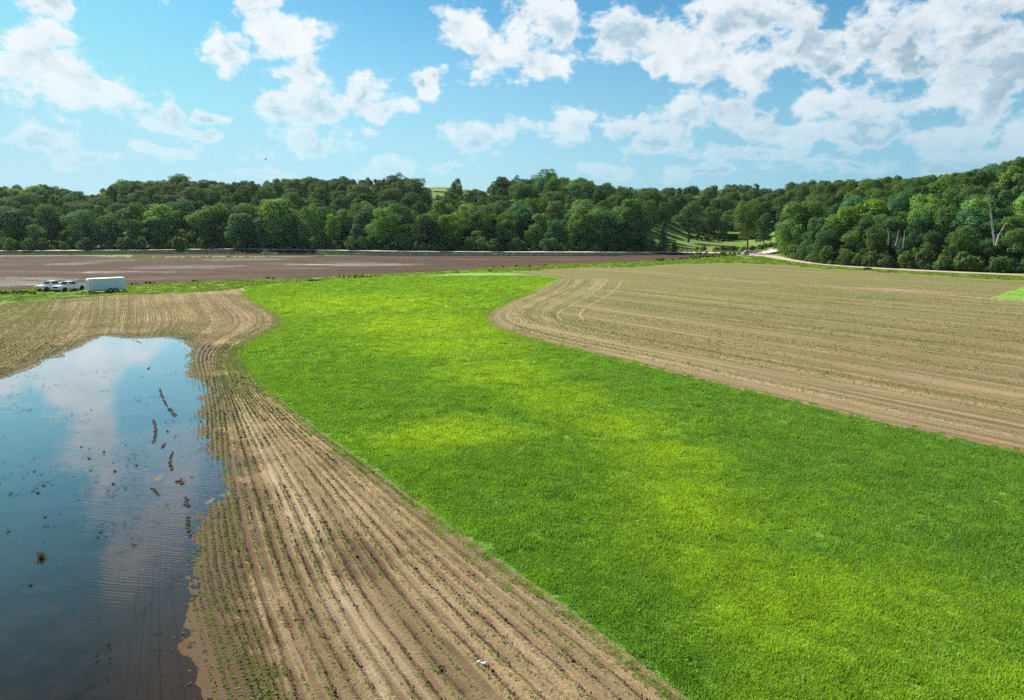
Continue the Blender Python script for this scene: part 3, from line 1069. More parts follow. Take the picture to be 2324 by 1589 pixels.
HEAD = [GREEN_R[:-1] + [(2700, 1120)],
        [(1294, 634), (1283, 652), (1215, 681), (1176, 703), (1172, 718), (1190, 730), (1240, 744), (1351, 768), (1500, 797), (1800, 856), (2323, 958), (2700, 1032)],
        [(1380, 634), (1365, 654), (1323, 680), (1274, 703), (1265, 717), (1288, 732), (1380, 753), (1600, 792), (1900, 845), (2323, 920), (2700, 986)]]


def headland():
    n = 420
    gl = np.array([resample(gnd(h), n, 0, 10)[0] for h in HEAD])
    cum = [0, 22, 34]
    us = np.arange(0, 34.01, 1.0)
    V, UV = [], []
    for u in us:
        i = 0 if u < cum[1] else 1
        f = (u - cum[i]) / (cum[i + 1] - cum[i])
        xy = gl[i] * (1 - f) + gl[i + 1] * f
        s = np.r_[0, np.cumsum(np.linalg.norm(np.diff(xy, axis=0), axis=1))]
        V.append(np.c_[xy, np.full(n, 0.010)])
        UV.append(np.c_[np.full(n, u), s])
    V = np.concatenate(V); UV = np.concatenate(UV)
    idx = np.arange(len(us) * n).reshape(len(us), n)
    F = np.stack([idx[:-1, :-1], idx[:-1, 1:], idx[1:, 1:], idx[1:, :-1]], -1).reshape(-1, 4)
    me = mesh_np('headland_rows', V, F, True)
    me.update()
    if me.polygons[0].normal.z < 0: me.flip_normals()
    uvl = me.uv_layers.new(name='UVMap')
    lv = np.zeros(len(me.loops), np.int32)
    me.loops.foreach_get('vertex_index', lv)
    uvl.data.foreach_set('uv', UV.astype(np.float32)[lv].ravel())
    tag(link('headland_rows', me, M_HEAD), kind='structure')


headland()
M_DUST = simple('pale_dust', (0.34, 0.255, 0.16), 0.95, grain=0.35, gscale=1.5)
for tr in ([(1380, 634), (1365, 654), (1323, 680), (1274, 703), (1264, 717), (1275, 728)],
           [(1411, 634), (1403, 654), (1365, 680), (1323, 701), (1316, 716), (1326, 727)]):
    ribbon('wheel_track', [G(u, v, 0.014) for u, v in tr], 0.38, M_DUST, edge_noise=0.8)
# eroded line crossing the right field
M_WASH = simple('washed_soil', (0.33, 0.22, 0.155), 0.95, grain=0.5, gscale=0.8)
wash = [(1250, 611), (1330, 611), (1411, 617), (1500, 622), (1659, 636), (1800, 646), (1930, 654), (2060, 663), (2170, 671), (2323, 686), (2600, 712)]
ribbon('washed_strip', [G(u, v, 0.014) for u, v in wash], [2, 2.5, 2.5, 2, 2, 2.2, 2.5, 3, 4, 4, 4], M_WASH, edge_noise=1.4)
ribbon('dusty_patch', [G(u, v, 0.018) for u, v in [(1860, 647), (1930, 652), (2060, 659), (2130, 664), (2200, 668)]], [1, 1.5, 4, 2.5, 0.8], M_DUST, edge_noise=1.6)
sheet('grass_patch', jag(gnd([(2700, 640), (2322, 652), (2285, 662), (2252, 677), (2322, 686), (2700, 730)]), 0.8, 1.0, 4), 0.022, M_SWARD)

# --- ploughed field
PL_TOP = [(-300, 580), (0, 579.5), (170, 580), (250, 583), (300, 585), (500, 584), (693, 583.2), (740, 581), (800, 580.6), (1000, 580.4), (1164, 580), (1493, 579), (1600, 577.5), (1652, 577)]
PL_BOT = [(1648, 580), (1586, 586), (1523, 591), (1452, 594), (1293, 600), (1164, 606.5), (1068, 613), (913, 620), (629, 634), (415, 642), (290, 648), (120, 654), (0, 660), (-300, 676)]
sheet('ploughed_field', jag(gnd(PL_TOP + PL_BOT), 0.9, 1.2, 3), 0.004, M_PLOUGH)
sheet('ploughed_strip', jag(gnd([(300, 579), (420, 577), (560, 577.5), (736, 580), (736, 582), (500, 581.2), (300, 582)]), 0.9, 1.5, 3), 0.004, M_PLOUGH)

# --- water of the flooded field
sheet('flood_water', [(x, y) for x, y in [(-110, -12), (-110, 80), (-10, 80), (-6, -12)]], -0.02, M_WATER)

# --- roads
road_c = [G(u, v, z) for u, v, z in road_pts]
ribbon('gravel_road', road_c, [9, 9, 9, 9, 9, 9, 9, 9, 10, 12, 14, 14, 7], M_GRAVEL, z_off=0.14, drape=True)
lane_pts = [(1690, 577, 0), (1728, 580.5, 0), (1766, 583, 0), (1794, 588.2, 0), (1833, 594.6, 0), (1887, 601.3, 0), (2001, 609.8, 0), (2173, 618.6, 0), (2323, 624.5, 0), (2700, 641, 0)]
ribbon('clay_lane', [G(u, v, z) for u, v, z in lane_pts], [16, 15, 10, 9, 7.5, 7, 6, 5.4, 5, 5], M_BRICKDUST, z_off=0.07)
ribbon('drive', [G(1790, 574.5, .1), G(1830, 571, .3), G(1900, 568, .6)], [6, 5, 5], M_GRAVEL, z_off=0.04)
M_TRACK = simple('worn_track', (0.36, 0.36, 0.26), 0.95, grain=0.4, gscale=1.2)
ribbon('grass_track', [G(u, v, 0.02) for u, v in [(1723, 582), (1683, 585.8), (1642, 589.4), (1586, 593.4), (1500, 598), (1400, 603), (1300, 607)]], [2.2, 1.5, 1.2, 1.0, .8, .7, .5], M_TRACK, edge_noise=1.0)
for du in (0, 10):
    ribbon('field_entrance_track', [G(1602 + du, 573, .3), G(1601 + du, 570, .6), G(1607 + du * .7, 567, 1.0)], 0.9, M_DUST, z_off=0.05, edge_noise=0.6)

# ------------------------------------------------------------------ trees
def crown(seed, Rr, H, base, nl, nleaf, leaf, shape='round', spread=0.3):
    rg = np.random.default_rng(seed)
    C, RR = [], []
    zc = (H + base) / 2
    hh = (H - base) / 2
    for i in range(nl):
        th = rg.uniform(0, 2 * math.pi)
        if shape == 'cone':
            t = rg.uniform(0.0, 1.0) ** 0.8
            rad = Rr * (1 - t) * rg.uniform(0.35, 0.8)
            c = np.array([rad * math.cos(th), rad * math.sin(th), base + t * (H - base) * 0.97])
            r = (0.16 + 0.22 * (1 - t)) * Rr
        else:
            cz = rg.uniform(-0.8, 0.92)
            prof = math.sqrt(max(0.05, 1 - cz * cz))
            if shape == 'full': prof = 1.0 if cz < 0.1 else math.sqrt(max(0.03, 1 - ((cz - .1) / .9) ** 2))
            rad = Rr * prof * rg.uniform(0.30, 0.80)
            c = np.array([rad * math.cos(th), rad * math.sin(th), zc + cz * hh * 0.86])
            r = Rr * rg.uniform(spread * 0.55, spread * 1.45)
        C.append(c); RR.append(r)
    C = np.array(C); RR = np.array(RR)
    pr = RR ** 2 / np.sum(RR ** 2)
    li = rg.choice(nl, nleaf, p=pr)
    d = rg.normal(size=(nleaf, 3))
    d /= np.linalg.norm(d, axis=1)[:, None]
    d[:, 2] = np.where(d[:, 2] < -0.7, -d[:, 2] * 0.6, d[:, 2])
    rr = RR[li] * rg.uniform(0.62, 1.06, nleaf) ** 0.6
    # small sprigs: bumps on the lobes
    bump = 1 + 0.16 * np.sin(d[:, 0] * 7 + li) * np.sin(d[:, 1] * 6 + li * 2) + 0.10 * np.sin(d[:, 2] * 11 + li)
    P = C[li] + d * (rr * bump)[:, None] * np.array([1.0, 1.0, 0.98])
    keep = np.ones(nleaf, bool)
    for k in range(nl):
        dd = np.linalg.norm((P - C[k]) / np.array([1.0, 1.0, .98]), axis=1)
        keep &= ~((dd < RR[k] * 0.62) & (li != k))
    P, d = P[keep], d[keep]
    n = len(P)
    out_ = P - np.array([0, 0, zc]); out_ /= np.linalg.norm(out_, axis=1)[:, None] + 1e-6
    nrm = d * 0.6 + out_ * 0.5 + rg.normal(size=(n, 3)) * 0.45 + np.array([0, 0, 0.25])
    nrm /= np.linalg.norm(nrm, axis=1)[:, None]
    a = np.cross(nrm, rg.normal(size=(n, 3)))
    a /= np.linalg.norm(a, axis=1)[:, None]
    b = np.cross(nrm, a)
    sz = leaf * rg.uniform(0.6, 1.35, n)[:, None]
    bend = nrm * sz * 0.25
    V = np.stack([P - a * sz, P - b * sz * 0.6 + bend, P + a * sz, P + b * sz * 0.6 + bend], 1).reshape(-1, 3)
    F = np.arange(n * 4).reshape(n, 4)
    return mesh_np('crown', V, F), C, RR


def trunk_mesh(seed, H, base, r, C, RR, lean=0.0, nlimb=7):
    rg = random.Random(seed)
    mb = MB()
    top = Vector((lean * H, 0, H * 0.9))
    pts = [Vector((0, 0, -0.8)), Vector((0, 0, 0.4)), Vector((rg.uniform(-.2, .2), rg.uniform(-.2, .2), H * .25)), Vector((rg.uniform(-.4, .4) + lean * H * .5, rg.uniform(-.4, .4), H * .55)), top]
    mb.tube(pts, [r * 1.5, r * 1.1, r * .85, r * .55, r * .1], 8, cap=False)
    order = list(range(len(C)))
    rg.shuffle(order)
    for i in order[:nlimb]:
        c = Vector(C[i])
        z0 = max(base * 0.8, min(c.z * 0.6, H * 0.6))
        f = z0 / H
        st = Vector((0, 0, z0)) if f < .25 else pts[2].lerp(pts[3], min(1, (f - .25) / .3))
        mid = st.lerp(c, 0.5) + Vector((0, 0, -0.4))
        mb.tube([st, mid, c], [r * .38, r * .24, r * .07], 5, cap=False)
    me = bpy.data.meshes.new('trunk')
    me.from_pydata(mb.v, [], mb.f)
    me.polygons.foreach_set('use_smooth', mb.sm)
    me.update()
    return me


VAR = {}


def variant(key, seed, Rr, H, base, nl, nleaf, leaf, shape='round', spread=0.3, r=0.35, bark=None, nlimb=7):
    cm, C, RR = crown(seed, Rr, H, base, nl, nleaf, leaf, shape, spread)
    cm.materials.append(M_LEAF)
    tm = trunk_mesh(seed, H, base, r, C, RR, nlimb=nlimb)
    tm.materials.append(bark or M_BARK)
    VAR.setdefault(key, []).append((cm, tm, H, Rr))


for i in range(6):
    variant('round', 100 + i, 6.6, 20, 5.0, 46, 11000, 0.27, 'round', 0.27)
for i in range(6):
    variant('edge', 200 + i, 6.4, 19, 0.8, 56, 12500, 0.27, 'full', 0.26)
for i in range(3):
    variant('tall', 300 + i, 4.9, 21, 6.0, 40, 8500, 0.27, 'round', 0.30)
for i in range(3):
    variant('cedar', 400 + i, 3.4, 13, 0.6, 60, 6500, 0.18, 'cone', 0.30)
for i in range(3):
    variant('open', 500 + i, 6.6, 19, 6.5, 26, 5200, 0.26, 'round', 0.22, nlimb=16)
for i in range(2):
    variant('lone', 600 + i, 6.0, 20, 4.2, 46, 9000, 0.22, 'round', 0.22, r=0.34, nlimb=14)

# tones multiply the base leaf colour
TONE = {
    'dark green': (0.70, 0.80, 0.95, 1), 'mid green': (1.0, 1.0, 0.9, 1), 'blue green': (0.72, 0.92, 1.35, 1),
    'yellow green': (1.65, 1.5, 0.7, 1), 'light green': (1.35, 1.35, 1.0, 1), 'olive green': (1.12, 1.0, 0.8, 1),
}
# skyline of the woods (u, v of the tree tops)
SKY_U = [-300, 0, 60, 120, 170, 215, 245, 280, 340, 390, 420, 450, 520, 600, 700, 760, 850, 905, 940, 980, 1000, 1040, 1075, 1110, 1140, 1200, 1240, 1275, 1330, 1400, 1440, 1500, 1600, 1700, 1800, 1900, 1960, 2050, 2120, 2200, 2260, 2323, 2700]
SKY_V = [420, 418, 424, 420, 432, 443, 430, 412, 413, 405, 398, 408, 413, 411, 405, 402, 404, 398, 408, 428, 436, 420, 434, 432, 408, 406, 396, 402, 408, 422, 428, 420, 422, 420, 412, 408, 404, 400, 396, 384, 366, 348, 320]


def sky_cap(s, y):
    u = s / math.cos(R(PITCH)) * FPX + CU
    v = float(np.interp(u, SKY_U, SKY_V))
    return top_z(v, y)


LAND = [(-400, 90, 'left of the trucks'), (90, 200, 'behind the white pickups'), (200, 300, 'behind the white trailer'), (300, 470, 'just right of the trailer'),
        (470, 640, 'behind the rocky road bend'), (640, 800, 'behind the big light tree'), (800, 960, 'left of the domed tree'), (960, 1100, 'below the straw-coloured hill field'),
        (1100, 1260, 'below the tallest skyline tree'), (1260, 1400, 'left of the wood corner'), (1400, 1500, 'at the wood corner'),
        (1500, 1640, 'behind the red-brown gate'), (1640, 1790, 'behind the junction tree'), (1790, 1900, 'behind the white rail fence'),
        (1900, 2060, 'by the lime green crowns'), (2060, 2220, 'left of the dead trunk'), (2220, 2800, 'at the right edge')]

TREES = []   # dicts




def add_tree(x, y, h, kind, tone, wide=1.0, rz=None, name=None, label=None, cat='tree', special=False, z=None, scale_xy=None):
    TREES.append(dict(x=x, y=y, h=h, kind=kind, tone=tone, wide=wide, rz=random.uniform(0, 6.28) if rz is None else rz, name=name, label=label, cat=cat, special=special, z=z, v=random.randrange(99)))


def in_meadow(u, y):
    """open grass of the small valley"""
    if 1478 < u < 1560 and y < 445: return True
    if 1556 < u < 1700 and y < 418: return True
    if 1700 <= u < 1775 and y < 405: return True
    return False


def scatter_trees():
    rg = random.Random(5)
    # left wood and valley: bands going up the hill
    y = 0.0
    rowi = 0
    off = 0.0
    while off < 260:
        step = 10.5 if rowi < 4 else 12.5 + rowi * 0.35
        u = -120.0 + rg.uniform(0, 40)
        while u < 1800:
            s = S_OF(u)
            y0 = float(np.interp(s, [S_OF(a) for a in foot_u], foot_y)) + 7
            yy = y0 + off + rg.uniform(-3, 3)
            x = s * yy
            du = (11.5 if rowi == 0 else 13.0 + rowi * 0.25) * rg.uniform(0.75, 1.25) / yy * FPX
            u += du
            if in_meadow(u_of(x, yy), yy): continue
            uu = u_of(x, yy)
            if 975 < uu < 1022 and yy > 425: continue             # gap that shows the straw field
            if uu > 1790: continue
            z = float(hill(x, yy))
            h = rg.uniform(15, 21.5)
            kind = 'edge' if rowi == 0 or (rowi == 1 and rg.random() < .5) else rg.choice(['round', 'round', 'tall', 'edge', 'round', 'open'])
            if rowi == 0: h = rg.choice([10, 12.5, 15, 17, 19, 20.5])
            if rowi >= 3 and rg.random() < 0.14 and uu < 700: kind, h = 'cedar', rg.uniform(10, 14)
            cap = sky_cap(x / yy, yy) - z
            if rowi >= 5: h = rg.uniform(15, 22)
            h = min(h, cap + rg.choice([-4.5, -3, -2, -1, 0, .3, 1.0]))
            if h < 7.0:
                if h > 3.5 and cap > 4: h = 7.0
                else: continue
            tone = rg.choices(['dark green', 'mid green', 'blue green', 'yellow green', 'light green', 'olive green'],
                              [4, 3.5, 3, 0.7, 2.4, 1.2] if uu < 1400 else [4, 4, 2, 1, 1, 2])[0]
            add_tree(x, yy, h, kind, tone, rg.choice([.85, 1.0, 1.1, 1.25, 1.4, 1.6]))
            TREES[-1]['row'] = rowi
        off += step
        rowi += 1
    # right-hand hill
    off, rowi = 0.0, 0
    while off < 330:
        step = 7.5 + rowi * 0.5
        x_ = None
        u = 1785.0 + rg.uniform(0, 20)
        while u < 2560:
            s = S_OF(u)
            y0 = float(np.interp(s, [S_OF(a) for a in foot_u], foot_y)) + 5
            yy = y0 + off + rg.uniform(-2.5, 2.5)
            x = s * yy
            u += (7.6 + rowi * 0.2) * rg.uniform(0.75, 1.25) / yy * FPX
            uu = u_of(x, yy)
            z = float(hill(x, yy))
            cap = sky_cap(x / yy, yy) - z
            h = rg.uniform(9, 14) if rowi == 0 else (rg.uniform(13, 18) if rowi < 3 else rg.uniform(14, 20))
            kind = 'edge' if rowi < 2 else rg.choice(['round', 'round', 'tall', 'edge', 'open', 'round'])
            h = min(h, cap + rg.uniform(-2.0, 0.4))
            if h < 6: continue
            w = [4, 4, 1.5, .7, 1.3, 1.5] if 1880 < uu < 2300 and rowi < 8 else [5, 4, 1.5, .2, .6, 1.6]
            tone = rg.choices(['dark green', 'mid green', 'blue green', 'yellow green', 'light green', 'olive green'], w)[0]
            add_tree(x, yy, h, kind, tone, rg.uniform(0.85, 1.05))
            TREES[-1]['row'] = rowi
        off += step
        rowi += 1


scatter_trees()


def special(u, y, vtop, kind, tone, wide, label, vbase=None, name=None, z=None):
    x = S_OF(u) * y
    zz = float(hill(x, y)) if z is None else z
    h = top_z(vtop, y) - zz
    add_tree(x, y, h, kind, tone, wide, name=name, label=label, special=True, z=zz)
    TREES[-1]['row'] = -1


special(640, 333, 448, 'edge', 'light green', 1.25, 'large rounded light green tree standing out from the dark wood left of centre')
special(555, 333, 495, 'edge', 'light green', 0.9, 'low yellowish tree beside the big rounded light green one')
special(420, 470, 394, 'open', 'dark green', 1.1, 'dark open-crowned tree topping the left skyline')
special(285, 455, 406, 'round', 'mid green', 1.1, 'tall tree at the start of the left ridge beside the skyline dip')
special(948, 420, 405, 'round', 'mid green', 1.35, 'big domed tree left of the straw-coloured hill field')
special(910, 500, 392, 'open', 'dark green', 1.1, 'dark thin tree on the skyline behind the big domed tree')
special(1041, 450, 402, 'tall', 'dark green', 0.8, 'narrow dark tree alone on the skyline right of the straw-coloured field')
special(1137, 470, 401, 'open', 'dark green', 1.0, 'dark ragged tree, leftmost of the skyline group right of centre')
special(1172, 480, 398, 'open', 'dark green', 0.9, 'dark slender skyline tree between the ragged one and the tallest one')
special(1240, 460, 384, 'open', 'dark green', 1.25, 'tallest skyline tree, an open dark crown with sky between its limbs')
special(1310, 430, 402, 'round', 'olive green', 1.4, 'broad olive crown on the skyline right of the tallest tree')
special(1430, 326, 448, 'edge', 'mid green', 1.25, 'large spreading tree at the right corner of the left wood')
special(1508, 322, 503, 'cedar', 'dark green', 1.15, 'dark conical cedar before the meadow gap', name='cedar_tree')
special(1532, 319, 545, 'cedar', 'dark green', 1.4, 'low dark cedar bush at the left gate wing', name='cedar_tree')
special(1563, 400, 455, 'lone', 'dark green', 1.3, 'dark tree with a bare trunk standing in the meadow above the gate')
special(1640, 430, 497, 'edge', 'dark green', 0.95, 'small dark rounded tree on the meadow between two larger ones')
special(1700, 318, 447, 'lone', 'olive green', 1.0, 'tall airy olive tree on the fence line at the road junction')
special(1735, 360, 480, 'edge', 'dark green', 0.8, 'dark tree close behind the airy tree at the junction')
special(1815, 262, 455, 'edge', 'mid green', 1.1, 'broad mid green tree hanging over the white rail fence')
special(1805, 290, 520, 'edge', 'light green', 0.8, 'bright leaved small tree left of the white rail fence')
special(1925, 235, 470, 'round', 'yellow green', 1.15, 'lime green tree catching the sun, leftmost on the right-hand hill')
special(1975, 240, 455, 'round', 'yellow green', 1.25, 'largest lime green crown on the right-hand hill')
special(2040, 230, 500, 'round', 'light green', 1.1, 'light green tree below and right of the lime green crowns')
special(2170, 224, 478, 'round', 'light green', 1.0, 'light green tree halfway up the right-hand hill')
special(2290, 230, 372, 'tall', 'olive green', 1.2, 'tall feathery tree reaching the skyline at the right')

# sort and label
BASES = []


def build_trees():
    for t in TREES:
        if t['z'] is None: t['z'] = float(hill(t['x'], t['y']))
        t['u'] = u_of(t['x'], t['y'])
    vis = [t for t in TREES if -90 < t['u'] < 2440]
    out = [t for t in TREES if not (-90 < t['u'] < 2440)]
    # how much of each shows: nearer rows first
    vis.sort(key=lambda t: (-1e6 if t['special'] else 0) + t['row'] * 40 + t['y'] * 0.15 + (0 if sky_cap(t['x'] / t['y'], t['y']) - t['z'] - t['h'] > 2.5 else -300))
    solo, rest = vis[:292], vis[292:] + out
    seg = {}
    for t in solo:
        if t['label']: continue
        for a, b, ph in LAND:
            if a <= t['u'] < b: break
        r = t['row']
        rank = 'in the front rank' if r == 0 else 'in the second rank' if r == 1 else 'in the third rank' if r == 2 else 'low on the slope' if r <= 4 else 'high on the slope' if sky_cap(t['x'] / t['y'], t['y']) - t['z'] - t['h'] > 2.5 else 'on the skyline'
        if t['u'] > 1790 and r == 0: rank = 'in the front rank'
        seg.setdefault((rank, ph), []).append(t)
    ordn = ['leftmost', 'second from left', 'third from left', 'fourth from left', 'fifth from left', 'sixth from left', 'seventh from left', 'eighth from left', 'ninth from left', 'tenth from left', 'eleventh from left', 'twelfth from left']
    for (rank, ph), L in seg.items():
        tones = {}
        for t in sorted(L, key=lambda t: t['u']): tones.setdefault(t['tone'] + (' cedar' if t['kind'] == 'cedar' else ' tree'), []).append(t)
        for tn, LL in tones.items():
            for i, t in enumerate(LL):
                if len(LL) == 1: t['label'] = f'{tn} {rank} {ph}'
                else: t['label'] = f'{tn} {rank}, {ordn[min(i, 11)]} {ph}'
    rgc = random.Random(3)
    for t in solo:
        L = VAR[t['kind']]
        cm, tm, H, Rr = L[t['v'] % len(L)]
        sc = t['h'] / H
        nm = t['name'] or ('cedar_tree' if t['kind'] == 'cedar' else 'broadleaf_tree')
        e = empty(nm, (t['x'], t['y'], t['z'] - 0.1), t['rz'])
        wv = t['wide'] * (1.0 if sc > 0.85 else 1.0 + (0.85 - sc) * 0.5)
        e.scale = (sc * wv * rgc.uniform(.9, 1.1), sc * wv * rgc.uniform(.9, 1.1), sc)
        e.rotation_euler = (rgc.uniform(-.07, .07), rgc.uniform(-.07, .07), t['rz'])
        tag(e, t['label'], 'tree', 'cedars of the wood' if nm == 'cedar_tree' else ('trees of the right-hand wood' if t['u'] > 1790 else 'trees of the left-hand wood' if t['u'] < 1500 else 'trees round the small meadow'))
        c = link('crown', cm, None, e)
        k = rgc.choice([.8, .95, 1.1, 1.3, 1.5])
        tn = TONE[t['tone']]
        c.color = (tn[0] * k, tn[1] * k, tn[2] * k, 1)
        link('trunk', tm, None, e)
    # what is left: the mass of the wood behind
    src = []
    for key in ('round', 'tall', 'edge'):
        for cm, tm, H, Rr in VAR[key][:3]:
            me = cm.copy()
            me.materials.clear()
            src.append((src_obj('far_crown', me, M_LEAF_R), H))
    P, Q, S_ = [], [], []
    for t in rest:
        P.append((t['x'], t['y'], t['z'] - 0.3)); Q.append((0, 0, t['rz']))
        s = t['h'] / 20.0
        S_.append((s * t['wide'] * 1.05, s * t['wide'] * 1.05, s))
    rgf = random.Random(31)
    for i in range(900):
        u = rgf.uniform(-110, 2400)
        s_ = S_OF(u)
        y0_ = float(np.interp(s_, [S_OF(a) for a in foot_u], foot_y))
        y = y0_ + rgf.uniform(16, 270)
        x = s_ * y
        if in_meadow(u, y) or (930 < u < 1060 and y > 400) or (1470 < u < 1790 and y < 470): continue
        z = float(hill(x, y))
        h = min(rgf.uniform(9, 15), sky_cap(s_, y) - z - 1.5)
        if h < 5: continue
        P.append((x, y, z - .4)); Q.append((0, 0, rgf.uniform(0, 6.28)))
        k = h / 20.0
        S_.append((k * 1.25, k * 1.25, k))
    # fill the remaining back of the hills, over the crest and outside the frame
    rg = random.Random(77)
    n = 0
    while n < 900:
        s = rg.uniform(-1.3, 1.3)
        y = rg.uniform(300, 720)
        u = s / math.cos(R(PITCH)) * FPX + CU
        if -130 < u < 2420: continue
        y0 = float(np.interp(s, [S_OF(a) for a in foot_u], foot_y)) + 8
        if y < y0: continue
        x = s * y
        P.append((x, y, float(hill(x, y)) - .3)); Q.append((0, 0, rg.uniform(0, 6.28)))
        k = rg.uniform(.7, 1.0)
        S_.append((k, k, k))
        n += 1
    o = scatter('woodland', P, Q, S_, [a for a, b in src])
    tag(o, 'mass of woodland filling the hills behind the nearer trees', 'woodland', kind='stuff')


build_trees()


# dead and pale trunks in the right-hand wood
def pale_trunk(name, pts, rad, label, extra=()):
    base = pts[0]
    mb = MB()
    q = [Vector(p) - Vector(base) for p in pts]
    mb.tube(q, rad, 8)
    o = empty(name, base)
    tag(o, label, 'tree', 'pale bare trunks in the right-hand wood')
    mb.build('trunk', M_PALE_BARK, o)
    for ex in extra:
        m2 = MB()
        m2.tube([Vector(p) - Vector(base) for p in ex[0]], ex[1], 6)
        m2.build('limb', M_PALE_BARK, o)
    return o


def A(u, v, y):
    return (S_OF(u) * y, y, top_z(v, y))


pale_trunk('dead_tree', [A(2262, 556, 189), A(2257, 535, 189), A(2251, 512, 188.5), A(2246, 490, 188.5), A(2241, 470, 188), A(2236, 455, 188), A(2231, 446, 188)], [.32, .28, .24, .2, .15, .10, .05],
           'tall dead tree with a white leaning trunk near the right edge',
           [([A(2237, 458, 188), A(2228, 452, 187.5), A(2219, 455, 187)], [.10, .07, .03]), ([A(2241, 470, 188), A(2230, 466, 187.5)], [.08, .03]), ([A(2235, 452, 188), A(2238, 443, 188)], [.08, .03])])
pale_trunk('dead_tree', [A(2265, 558, 187), A(2268, 535, 187), A(2274, 522, 187), A(2281, 505, 187)], [.28, .25, .18, .07],
           'shorter dead white trunk leaning right beside the tall dead one',
           [([A(2274, 522, 187), A(2280, 519, 186.5)], [.08, .03])])
for (ua, va, ub, vb, y, lb) in [(2019, 548, 2014, 518, 207, 'slender pale trunk, leftmost of three below the lime green crowns'), (2036, 550, 2040, 522, 206, 'thin bent pale trunk, middle of three below the lime green crowns'),
                                (2053, 556, 2053, 522, 204, 'straight pale trunk, rightmost of three below the lime green crowns'), (2127, 506, 2127, 470, 210, 'pale grey trunk halfway up the right-hand hill')]:
    pale_trunk('pale_trunk_tree', [A(ua, va + 8, y), A((ua + ub) / 2 + 1, (va + vb) / 2, y), A(ub, vb, y)], [.15, .12, .08], lb)


# ------------------------------------------------------------------ undergrowth along the woods, weeds on the verges
def bush_mesh(seed, n=700, leaf=0.16):
    me, C, RR = crown(seed, 1.3, 2.0, 0.0, 9, n, leaf, 'round', 0.42)
    return me


bushes = [src_obj('bush_source', bush_mesh(s), M_LEAF_R) for s in (1, 2, 3)]


def undergrowth():
    rg = random.Random(8)
    P, Q, S_ = [], [], []
    for i in range(330):
        u = rg.uniform(-100, 1500)
        s = S_OF(u)
        y = float(np.interp(s, [S_OF(a) for a in foot_u], foot_y)) + rg.uniform(-5.5, 6)
        x = s * y
        P.append((x, y, float(hill(x, y)) - .1)); Q.append((0, 0, rg.uniform(0, 6.28)))
        k = rg.choice([.6, .9, 1.2, 1.8, 2.6]); S_.append((k, k, k))
    for i in range(420):
        u = rg.uniform(1800, 2450)
        s = S_OF(u)
        y = float(np.interp(s, [S_OF(a) for a in foot_u], foot_y)) + rg.uniform(-1.5, 9)
        x = s * y
        P.append((x, y, float(hill(x, y)) - .1)); Q.append((0, 0, rg.uniform(0, 6.28)))
        k = rg.uniform(.35, 1.5) * (1.6 if rg.random() < .25 else .8); S_.append((k, k, k * rg.uniform(.7, 1.3)))
    for i in range(140):
        u = rg.uniform(1560, 1790)
        y = rg.uniform(420, 450) if rg.random() < .6 else rg.uniform(345, 352)
        x = S_OF(u) * y
        P.append((x, y, float(hill(x, y)) - .1)); Q.append((0, 0, rg.uniform(0, 6.28)))
        k = rg.uniform(.4, 1.5); S_.append((k, k, k * .8))
    o = scatter('undergrowth', P, Q, S_, bushes)
    tag(o, 'leafy undergrowth along the feet of the woods', 'undergrowth', kind='stuff')


undergrowth()

# straw-coloured hill field seen through the gap
M_STRAW = simple('dry_grass', (0.27, 0.29, 0.13), 0.95, grain=0.3, gscale=0.3)


def straw_field():
    xs = [S_OF(u) for u in np.linspace(984, 1016, 12)]
    ys = np.linspace(520, 598, 10)
    V = [(s * y, y, float(hill(s * y, y)) + 0.2) for y in ys for s in xs]
    idx = np.arange(120).reshape(10, 12)
    F = np.stack([idx[:-1, :-1], idx[:-1, 1:], idx[1:, 1:], idx[1:, :-1]], -1).reshape(-1, 4)
    tag(link('straw_hill_field', mesh_np('straw_hill_field', V, F, True), M_STRAW), kind='structure')


straw_field()


def shade_toned_verge():
    m, g, b = new_mat('bank_weeds_shade_tone')
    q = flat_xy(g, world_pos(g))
    n = g.noise(g.vmath('MULTIPLY', q, (0.05, 0.25, 0)), 1.0, 6, 0.65)
    n2 = g.noise(q, 1.5, 4, 0.7)
    c = g.mix(g.ramp(n, 0.60, 0.70), (0.018, 0.030, 0.014), (0.05, 0.09, 0.022))  # dark weeds, with the shade on the bank painted into their colour
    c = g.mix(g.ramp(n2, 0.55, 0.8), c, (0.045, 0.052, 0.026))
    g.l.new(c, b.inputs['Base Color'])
    b.inputs['Roughness'].default_value = 1.0
    b.inputs['Specular IOR Level'].default_value = 0.05
    bp = g.node('ShaderNodeBump', {'Height': n2, 'Strength': 0.8, 'Distance': 0.4})
    g.l.new(bp.outputs[0], b.inputs['Normal'])
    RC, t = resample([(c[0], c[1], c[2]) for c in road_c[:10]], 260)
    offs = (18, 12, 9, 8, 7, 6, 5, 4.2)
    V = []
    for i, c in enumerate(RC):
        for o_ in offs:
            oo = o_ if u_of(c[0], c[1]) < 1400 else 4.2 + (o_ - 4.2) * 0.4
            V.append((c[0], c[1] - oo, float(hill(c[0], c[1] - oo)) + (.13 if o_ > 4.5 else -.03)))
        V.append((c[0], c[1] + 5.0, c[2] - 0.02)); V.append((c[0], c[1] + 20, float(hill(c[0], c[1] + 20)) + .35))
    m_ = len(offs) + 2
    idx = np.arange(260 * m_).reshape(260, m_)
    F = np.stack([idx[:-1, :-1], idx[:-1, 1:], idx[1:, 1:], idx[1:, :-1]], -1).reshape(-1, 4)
    me = mesh_np('shade_toned_verge', V, F, True)
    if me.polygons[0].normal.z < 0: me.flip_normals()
    tag(link('shade_toned_verge', me, m), kind='structure')


shade_toned_verge()


